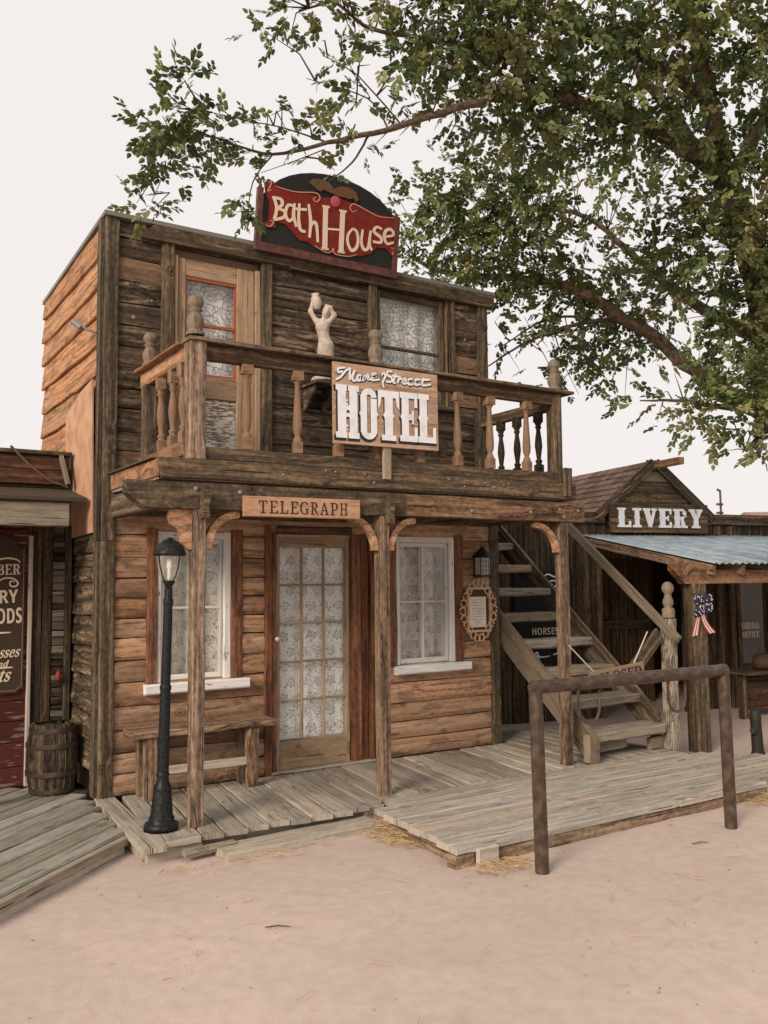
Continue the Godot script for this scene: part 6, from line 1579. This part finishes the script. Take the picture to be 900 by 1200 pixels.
# ---------- ground and boardwalks
func build_ground() -> void:
	var nz := FastNoiseLite.new()
	nz.seed = 4
	nz.frequency = 1.1
	nz.fractal_octaves = 4
	var nl := FastNoiseLite.new()
	nl.seed = 9
	nl.frequency = 0.22
	var mb := MB.new()
	var xs := [-GROUND_HALF, -120.0, -40.0, -15.0, -8.0]
	var zs := [-GROUND_HALF, -120.0, -40.0, -15.0, -6.0, -3.0]
	var x := -5.0
	while x <= 7.5:
		xs.append(x)
		x += 0.06
	xs.append_array([9.0, 12.0, 20.0, 45.0, 120.0, GROUND_HALF])
	var z := -1.5
	while z <= 6.5:
		zs.append(z)
		z += 0.06
	zs.append_array([7.5, 9.0, 14.0, 25.0, 60.0, 150.0, GROUND_HALF])
	var w := xs.size()
	var dents := []       # scuffs and footprints
	for k in 70:
		var q := R.randf() * PI
		dents.append([R.randf_range(-1.5, 4.8), R.randf_range(1.7, 5.0), cos(q), sin(q), R.randf_range(0.07, 0.12), R.randf_range(0.14, 0.22), R.randf_range(-0.007, 0.004)])
	for j in zs.size():
		for i in w:
			var fx: float = xs[i]
			var fz: float = zs[j]
			var near := smoothstep(12.0, 5.0, absf(fx)) * smoothstep(14.0, 6.0, absf(fz))
			var h := (nz.get_noise_2d(fx, fz) * 0.006 + nz.get_noise_2d(fx * 3.3, fz * 3.3) * 0.005 + nl.get_noise_2d(fx, fz) * 0.012) * near
			if fz > 1.4 and fz < 5.3:
				for d in dents:
					var dx: float = fx - d[0]
					var dy: float = fz - d[1]
					if dx * dx + dy * dy < 0.16:
						var a: float = (dx * d[2] + dy * d[3]) / d[4]
						var b: float = (dy * d[2] - dx * d[3]) / d[5]
						h += d[6] * exp(-a * a - b * b)
			mb.v.append(Vector3(fx, h, fz))
			mb.t.append(Vector2(fx, fz) / 2.2)
			var c := 0.92 + nl.get_noise_2d(fx * 2.0 + 50, fz * 2.0) * 0.10
			mb.c.append(Color(c, c, c))
	for j in zs.size():
		for i in w:
			var a := mb.v[j * w + mini(i + 1, w - 1)] - mb.v[j * w + maxi(i - 1, 0)]
			var b := mb.v[mini(j + 1, zs.size() - 1) * w + i] - mb.v[maxi(j - 1, 0) * w + i]
			mb.n.append(b.cross(a).normalized())
	for j in zs.size() - 1:
		for i in w - 1:
			var k := j * w + i
			mb.ix.append_array([k, k + 1, k + w, k + 1, k + w + 1, k + w])
	var g := add(self, "ground", mb.done(), W.sand)
	g.set_meta("kind", "structure")

func build_walks() -> void:
	# hotel porch floor: planks at a slant to the wall
	var s := setting("boardwalk", "grey weathered plank porch floor of the hotel")
	var ang := atan2(-0.135, 1.0)
	var dirv := Vector3(sin(ang), 0, cos(ang))
	var bz := Basis(dirv, Vector3(dirv.z, 0, -dirv.x), Vector3.UP)
	var x := 0.16
	while x < 4.0:
		var w := R.randf_range(0.145, 0.175)
		var L := 1.30 + R.randf_range(-0.015, 0.03)
		if x > 1.62: L = 1.19
		var mid := Vector3(x + w / 2, DK - 0.019 + R.randf_range(-0.003, 0.003), 0.04) + dirv * (L / 2 )
		board(s, "plank", mid, L, w - 0.011, 0.038, bz, W.grey, tone(Color(0.95, 0.93, 0.88), 0.2), {"seg": 4, "wob": 0.004, "ch": 0.009})
		x += w
	board(s, "edge_plank", Vector3(-0.0, DK - 0.016, 0.71), 1.46, 0.15, 0.036, Basis(Vector3(-0.06, 0, 1).normalized(), Vector3(1, 0, 0.06).normalized(), Vector3.UP), W.grey, Color(0.85, 0.84, 0.78), {"wob": 0.003})
	board(s, "edge_plank", Vector3(0.10, DK - 0.017, 1.22), 0.36, 0.3, 0.036, FB, W.grey, Color(0.8, 0.78, 0.72), {"wob": 0.004})
	bx(s, "front_joist", 0.30, 1.75, -0.08, DK - 0.04, 1.17, 1.23, W.grey, Color(0.92, 0.9, 0.85), {"wob": 0.004})
	bx(s, "front_joist", -0.06, 0.295, -0.1, DK - 0.04, 1.30, 1.345, W.grey, Color(0.92, 0.9, 0.85), {"wob": 0.004})
	dz(s, "side_joist", -0.075, -0.03, -0.08, DK - 0.04, 0.05, 1.30, W.grey, Color(0.92, 0.9, 0.85))
	x = 4.01
	while x < 4.95:          # floor beside and under the stairs
		var w := R.randf_range(0.14, 0.17)
		board(s, "plank", Vector3(x + w / 2, DK - 0.020, 0.35), 1.72, w - 0.011, 0.036, FZB, W.grey, tone(Color(0.85, 0.85, 0.8), 0.16), {"seg": 4, "wob": 0.004, "ch": 0.008})
		x += w
	# low step plank
	var st := thing("step_plank", "loose grey plank lying in the sand as a step to the porch", "plank", Vector3(0.98, 0.022, 1.44), Basis(Vector3.UP, deg_to_rad(3)))
	board(st, "plank", Vector3(), 1.24, 0.24, 0.05, FB, W.grey, Color(0.95, 0.92, 0.85), {"wob": 0.004})
	var st2 := thing("scrap_board", "short scrap of grey board lying beside the lamp post", "board", Vector3(0.32, 0.05, 1.41), Basis(Vector3.UP, deg_to_rad(6)) * Basis(Vector3(1, 0, 0), 0.25))
	board(st2, "plank", Vector3(), 0.36, 0.06, 0.03, FB, W.grey, Color(0.6, 0.56, 0.5), {"wob": 0.003})
	# front platform: planks along the street
	var p := setting("platform", "low grey plank platform in front of the porch")
	var z := 1.235
	while z < 2.46:
		var w := R.randf_range(0.15, 0.185)
		if z + w > 2.50: w = 2.50 - z
		var x0 := 1.555 - (z - 1.36) * 0.09 + R.randf_range(-0.012, 0.012)
		if z < 1.36: x0 = 1.75
		var cut := R.randf_range(2.6, 3.8)
		for e in [[x0, cut - 0.002], [cut + 0.002, 4.95 + (z - 1.235) * 1.0]]:
			board(p, "plank", Vector3((e[0] + e[1]) / 2, DK - 0.022 + R.randf_range(-0.003, 0.003), z + w / 2), e[1] - e[0], w - 0.010, 0.042, FB, W.grey, tone(Color(1.0, 0.97, 0.93), 0.1), {"seg": 6, "wob": 0.0045, "ch": 0.010})
		z += w
	bx(p, "front_timber", 1.76, 6.1, -0.08, DK - 0.045, 2.40, 2.49, W.post, Color(1, 1, 0.96), {"wob": 0.006, "seg": 7, "ch": 0.012})
	bx(p, "front_timber", 1.455, 1.60, -0.08, DK - 0.045, 2.40, 2.485, W.post, Color(1, 1, 0.96), {"wob": 0.006})
	bx(p, "end_block", 1.605, 1.755, -0.06, DK - 0.02, 2.49, 2.53, W.grey, Color(1, 0.97, 0.92), {"wob": 0.004})
	dz(p, "side_timber", 1.53, 1.58, -0.08, DK - 0.045, 1.30, 2.39, W.post, Color(1, 1, 0.96))
	span(p, "side_timber", Vector3(4.98, 0.03, 1.30), Vector3(6.0, 0.03, 2.40), 0.11, 0.05, Vector3.UP, W.post, Color(1, 1, 0.96))
	up(p, "end_block", 4.52, 4.60, -0.05, DK + 0.02, 2.43, 2.50, W.grey, Color(0.6, 0.55, 0.46))
	# the store's boardwalk, planks parallel to its slanting edge
	var b := setting("boardwalk", "grey plank boardwalk in front of the store, cut on a slant")
	var dv := Vector3(0.9, 0, -0.8).normalized()
	var nv := Vector3(-dv.z, 0, dv.x) * -1.0
	if nv.z < 0: nv = -nv
	var o := Vector3(-0.10, 0, 1.00)
	var d := 0.0
	var k := 0
	while d < 1.75:
		var w := R.randf_range(0.15, 0.18)
		var c := o - nv * (d + w / 2)
		# right end: stop at the hotel's edge plank (x = -0.09) or its wall; left end: run out of frame
		var t1 := (-0.085 - c.x) / dv.x
		var t2 := (-0.76 - c.z) / dv.z if dv.z < 0 else t1
		var te := minf(t1, t2)
		var t0 := -2.6
		if te - t0 > 0.2:
			board(b, "plank", c + dv * ((t0 + te) / 2) + Vector3(0, DK - 0.022 + R.randf_range(-0.003, 0.003), 0), te - t0, w - 0.012, 0.04, Basis(dv, -nv, Vector3.UP), W.grey, tone(Color(0.82, 0.84, 0.79), 0.18), {"seg": 6, "wob": 0.004, "ch": 0.009})
		d += w
	board(b, "edge_plank", o - dv * 1.33 + nv * 0.025 + Vector3(0, DK - 0.045, 0), 2.62, 0.05, 0.045, Basis(dv, Vector3.UP, nv), W.grey, Color(0.7, 0.66, 0.58), {"wob": 0.003})
	board(b, "skirt_board", o - dv * 1.31 + nv * 0.012 + Vector3(0, -0.01, 0), 2.5, 0.13, 0.05, Basis(dv, Vector3.UP, nv), W.grey, Color(0.95, 0.92, 0.85), {"wob": 0.005})
	# far ground under the stable's awning is sand; litter follows
func straw_pile(label: String, c: Vector3, rx: float, rz: float, n: int, hgt: float) -> void:
	var mb := MB.new()
	for i in n:
		var a := R.randf() * TAU
		var q := sqrt(R.randf())
		var p := c + Vector3(cos(a) * q * rx, 0.012 + R.randf() * hgt * (1.0 - q), sin(a) * q * rz)
		var t := R.randf() * TAU
		var L := R.randf_range(0.04, 0.13)
		var dd := Vector3(cos(t), R.randf_range(-0.15, 0.25), sin(t)) * L
		var sd := Vector3(-sin(t), 0, cos(t)) * 0.0016
		mb.col = Color(1, 1, 1)
		mb.quad(p - dd * 0.5 - sd, p - dd * 0.5 + sd, p + dd * 0.5 + sd, p + dd * 0.5 - sd, Vector3.UP)
		var uu := Vector3(0, 0.0018, 0)
		mb.quad(p - dd * 0.5 - uu, p - dd * 0.5 + uu, p + dd * 0.5 + uu, p + dd * 0.5 - uu, Vector3(-sin(t), 0, cos(t)))
	var o := add(self, "straw", mb.done(), W.straw)
	o.set_meta("kind", "stuff")
	tag(o, label, "straw")
func build_litter() -> void:
	straw_pile("dry yellow straw heaped at the platform's open corner", Vector3(1.52, 0.0, 1.62), 0.16, 0.42, 420, 0.06)
	straw_pile("dry straw strewn along the front timber of the platform", Vector3(1.72, 0.0, 2.62), 0.22, 0.12, 130, 0.03)
	straw_pile("straw tuft against the platform's right end block", Vector3(4.45, 0.0, 2.58), 0.3, 0.1, 160, 0.06)
	straw_pile("loose straws scattered over the sandy street", Vector3(1.8, 0.004, 3.2), 2.8, 1.2, 80, 0.004)
	straw_pile("a few straws along the foot of the porch steps", Vector3(0.5, 0.004, 1.62), 0.6, 0.14, 60, 0.006)
	var mb := MB.new()
	for i in 260:
		var p := Vector3(R.randf_range(-1.2, 4.5), 0.0, R.randf_range(1.5, 5.0))
		var r := R.randf_range(0.002, 0.006)
		mb.col = tone(Color(0.55, 0.42, 0.34), 0.3)
		mb.lathe([Vector2(0.0005, -r * 0.2), Vector2(r, 0.0), Vector2(r * 0.7, r * 0.6), Vector2(0.0005, r * 0.8)], 5, Transform3D(Basis(Vector3.UP, R.randf() * 6.0).scaled(Vector3(1, 1, R.randf_range(0.6, 1.4))), p + Vector3(0, 0.006, 0)))
	var m := plain(Color(0.9, 0.9, 0.9), 0.95)
	m.vertex_color_use_as_albedo = true
	var g := add(self, "pebbles", mb.done(), m)
	g.set_meta("kind", "stuff")
	tag(g, "small crumbs of grit scattered over the sand", "grit")
	for e in [[0.16, 2.72, 0.5], [3.05, 3.0, 0.3]]:
		mb = MB.new()
		var c := Vector3(e[0], 0.012, e[1])
		var d := Vector3(cos(e[2]), 0, sin(e[2])) * 0.06
		mb.tube([c - d, c + Vector3(0, 0.008, 0.006), c + d], [0.003, 0.004, 0.002], 5)
		var t := add(self, "fallen_twig", mb.done(), W.bark)
		tag(t, "short dry twig lying on the open sand in front of the porch step" if e[0] < 1 else "short dry twig on the sand between the hitching rail posts", "twig")

# ---------- trees
func twig_mesh(n: int, L: float, leaf: float) -> ArrayMesh:
	var mb := MB.new()
	mb.col = Color(0.35, 0.3, 0.25)
	var s := 0.0022
	mb.quad(Vector3(0, 0, -s), Vector3(0, 0, s), Vector3(L, 0, s * 0.4), Vector3(L, 0, -s * 0.4), Vector3.UP)
	mb.quad(Vector3(0, -s, 0), Vector3(0, s, 0), Vector3(L, s * 0.4, 0), Vector3(L, -s * 0.4, 0), Vector3(0, 0, 1))
	for i in n:
		var f := float(i + 1) / n
		var base := Vector3(L * f, 0, 0)
		var a := R.randf_range(0.5, 1.1) * (1 if i % 2 else -1) if i < n - 1 else 0.0
		var d := Vector3(cos(a), R.randf_range(-0.55, 0.25), sin(a)).normalized()
		var side := d.cross(Vector3(R.randf_range(-0.3, 0.3), 1, R.randf_range(-0.3, 0.3))).normalized()
		var nrm := side.cross(d)
		var l := leaf * R.randf_range(0.75, 1.2)
		var w := l * R.randf_range(0.25, 0.34)
		var k := R.randf_range(0.8, 1.0)
		mb.col = Color(k, k, k)
		var bend := nrm * l * R.randf_range(0.02, 0.16)
		var b0 := base + d * l * 0.1
		var m1 := base + d * l * 0.38 - nrm * l * 0.04
		var m2 := base + d * l * 0.70 - nrm * l * 0.04 - bend * 0.5
		var tip := base + d * l - bend
		for sg in [-1.0, 1.0]:
			var e1: Vector3 = base + d * l * 0.34 + side * w * sg + nrm * l * 0.05
			var e2: Vector3 = base + d * l * 0.66 + side * w * 0.78 * sg + nrm * l * 0.04 - bend * 0.5
			mb.tri(b0, m1, e1, nrm)
			mb.tri(m1, e2, e1, nrm)
			mb.tri(m1, m2, e2, nrm)
			mb.tri(m2, tip, e2, nrm)
	return mb.done()
func leaf_color() -> Color:
	var t := R.randf()
	var c: Color
	if t < 0.40: c = Color(0.085, 0.13, 0.05)
	elif t < 0.66: c = Color(0.165, 0.205, 0.07)
	elif t < 0.92: c = Color(0.25, 0.26, 0.095)
	else: c = Color(0.31, 0.28, 0.13)
	var k := R.randf_range(0.75, 1.25)
	return Color(c.r * k, c.g * k, c.b * k)
func crown(par: Node, items: Array, m: Mesh) -> void:
	var mm := MultiMesh.new()
	mm.transform_format = MultiMesh.TRANSFORM_3D
	mm.use_colors = true
	mm.mesh = m
	mm.instance_count = items.size()
	for i in items.size():
		mm.set_instance_transform(i, items[i][0])
		mm.set_instance_color(i, items[i][1])
	var o := MultiMeshInstance3D.new()
	o.name = "crown"
	o.set_meta("kind", "stuff")
	o.multimesh = mm
	o.material_override = W.leaf
	par.add_child(o, true)
func build_tree() -> void:
	var t := thing("shade_tree", "large leafy tree whose limbs spread over the hotel roof and sign", "tree", Vector3(6.7, 0, 2.1))
	var o := Vector3(6.7, 0, 2.1)
	var segs := []
	var li := 0
	for l in LIMBS:
		var pts := []
		var rad := []
		var n: int = l.size()
		for i in n - 1:
			for k in 5:
				var f := k / 5.0
				var P := func(j): return Vector3(l[clampi(j, 0, n - 1)][0], l[clampi(j, 0, n - 1)][1], l[clampi(j, 0, n - 1)][2])
				var p: Vector3 = P.call(i).cubic_interpolate(P.call(i + 1), P.call(i - 1), P.call(i + 2), f)
				var r: float = lerpf(l[i][3], l[i + 1][3], f)
				if r < 0.08: p += Vector3(R.randf_range(-1, 1), R.randf_range(-1, 1), R.randf_range(-1, 1)) * r * 0.35
				pts.append(p - o)
				rad.append(r)
				segs.append([p, r])
		pts.append(Vector3(l[n - 1][0], l[n - 1][1], l[n - 1][2]) - o)
		rad.append(l[n - 1][3])
		var mb := MB.new()
		var bright := 1.0
		mb.col = Color(0.9, 0.86, 0.8) if not li in [3, 4, 6] else Color(1.0, 0.9, 0.82)
		mb.tube(pts, rad, 10 if rad[0] > 0.04 else 6, 0.10 if rad[0] > 0.04 else 0.0, R)
		add(t, "trunk" if li == 0 else "limb", mb.done(), W.bark)
		li += 1
	# leaf sprays, each clump tied to the nearest limb by a thin branchlet
	var items := []
	var bl := MB.new()
	bl.col = Color(0.8, 0.72, 0.62)
	for i in range(0, CLUMPS.size(), 5):
		var c := Vector3(CLUMPS[i], CLUMPS[i + 1], CLUMPS[i + 2])
		var r: float = CLUMPS[i + 3]
		var n: int = CLUMPS[i + 4]
		var best := 1e9
		var bp := c
		for s in segs:
			if s[1] > 0.09: continue
			var d: float = c.distance_squared_to(s[0])
			if d < best:
				best = d
				bp = s[0]
		if best > 0.01 and best < 1.2:
			var mid := (c + bp) / 2 + Vector3(R.randf_range(-0.1, 0.1), R.randf_range(-0.02, 0.12), R.randf_range(-0.1, 0.1))
			bl.tube([bp - o, mid - o, c - o], [0.007, 0.005, 0.002], 4)
		var hue := leaf_color()
		for k in n:
			var p := c + Vector3(R.randfn(), R.randfn(), R.randfn() * 1.5) * r * 0.7
			var out := (p - c).normalized() + Vector3(R.randf_range(-1, 1), R.randf_range(-0.9, 0.5), R.randf_range(-1, 1)) * 0.9
			var b := Basis.looking_at(out.normalized(), Vector3(0.1, 1, 0.05)) * Basis(Vector3.UP, PI / 2)
			b = b * Basis(Vector3(1, 0, 0), R.randf_range(-0.9, 0.9))
			var sc := R.randf_range(0.8, 1.2) * (0.84 if c.x < 2.2 else 1.0)
			items.append([Transform3D(b.scaled_local(Vector3(sc, sc, sc)), p - o), hue.lerp(leaf_color(), 0.5)])
	var bo := add(t, "branchlets", bl.done(), W.bark)
	bo.set_meta("kind", "stuff")
	crown(t, items, twig_mesh(10, 0.16, 0.064))
	# a second tree across the street, seen only in the upstairs panes
	var t2 := thing("street_tree", "leafy tree across the street mirrored in the upstairs panes", "tree", Vector3(9.0, 0, 14.5))
	var mb := MB.new()
	mb.tube([Vector3(0, -0.2, 0), Vector3(0.1, 2, 0), Vector3(-0.1, 4.2, 0.1), Vector3(0.2, 6.5, 0)], [0.35, 0.28, 0.2, 0.08], 10)
	add(t2, "trunk", mb.done(), W.bark)
	var it2 := []
	for k in 55:
		var c := Vector3(R.randfn() * 1.8, 6.0 + R.randfn() * 1.5, R.randfn() * 1.5)
		for q in 26:
			var p := c + Vector3(R.randfn(), R.randfn(), R.randfn()) * 0.45
			var b := Basis.from_euler(Vector3(R.randf() * TAU, R.randf() * TAU, R.randf() * TAU)).scaled(Vector3.ONE * 2.2)
			it2.append([Transform3D(b, p), leaf_color()])
	crown(t2, it2, twig_mesh(8, 0.16, 0.07))

func _ready() -> void:
	# camera
	var cam := Camera3D.new()
	cam.name = "camera"
	cam.fov = 60.0835
	cam.near = 0.05
	cam.far = 2000.0
	cam.transform = Transform3D(Basis(Vector3(0.841709, -0.009382, 0.53985), Vector3(-0.0329, 0.9971, 0.068623), Vector3(-0.538929, -0.075522, 0.838959)).orthonormalized(), Vector3(-1.8449, 1.74, 6.861))
	cam.current = true
	add_child(cam)
	# sky and exposure
	var sky := ProceduralSkyMaterial.new()
	sky.sky_top_color = Color(0.955, 0.932, 0.928)
	sky.sky_horizon_color = Color(0.965, 0.94, 0.93)
	sky.ground_horizon_color = Color(0.62, 0.52, 0.46)
	sky.ground_bottom_color = Color(0.55, 0.45, 0.4)
	sky.sky_curve = 0.2
	sky.sun_angle_max = 0.5
	var env := Environment.new()
	env.background_mode = Environment.BG_SKY
	env.sky = Sky.new()
	env.sky.sky_material = sky
	env.tonemap_mode = Environment.TONE_MAPPER_LINEAR
	env.tonemap_exposure = 1.0
	env.ambient_light_source = Environment.AMBIENT_SOURCE_SKY
	env.sdfgi_enabled = true
	env.ssao_enabled = true
	env.ssil_enabled = true
	var we := WorldEnvironment.new()
	we.name = "world_environment"
	we.environment = env
	add_child(we)
	# hazy low sun from the left of the street
	var sun := DirectionalLight3D.new()
	sun.name = "sun"
	sun.light_color = Color(1.0, 0.93, 0.85)
	sun.light_energy = 1.1
	sun.light_angular_distance = 22.0
	sun.shadow_enabled = true
	sun.sky_mode = DirectionalLight3D.SKY_MODE_LIGHT_ONLY
	sun.look_at_from_position(Vector3(-0.80, 0.46, 0.40) * 20.0, Vector3.ZERO)
	add_child(sun)
	make_materials()
	R.seed = 2024
	build_ground()
	build_walks()
	build_hotel()
	build_livery()
	build_store()
	build_stairs()
	build_signs()
	build_statue()
	build_lamp()
	build_bench()
	build_plaque()
	build_barrel()
	build_hitch()
	build_tree()
	build_litter()
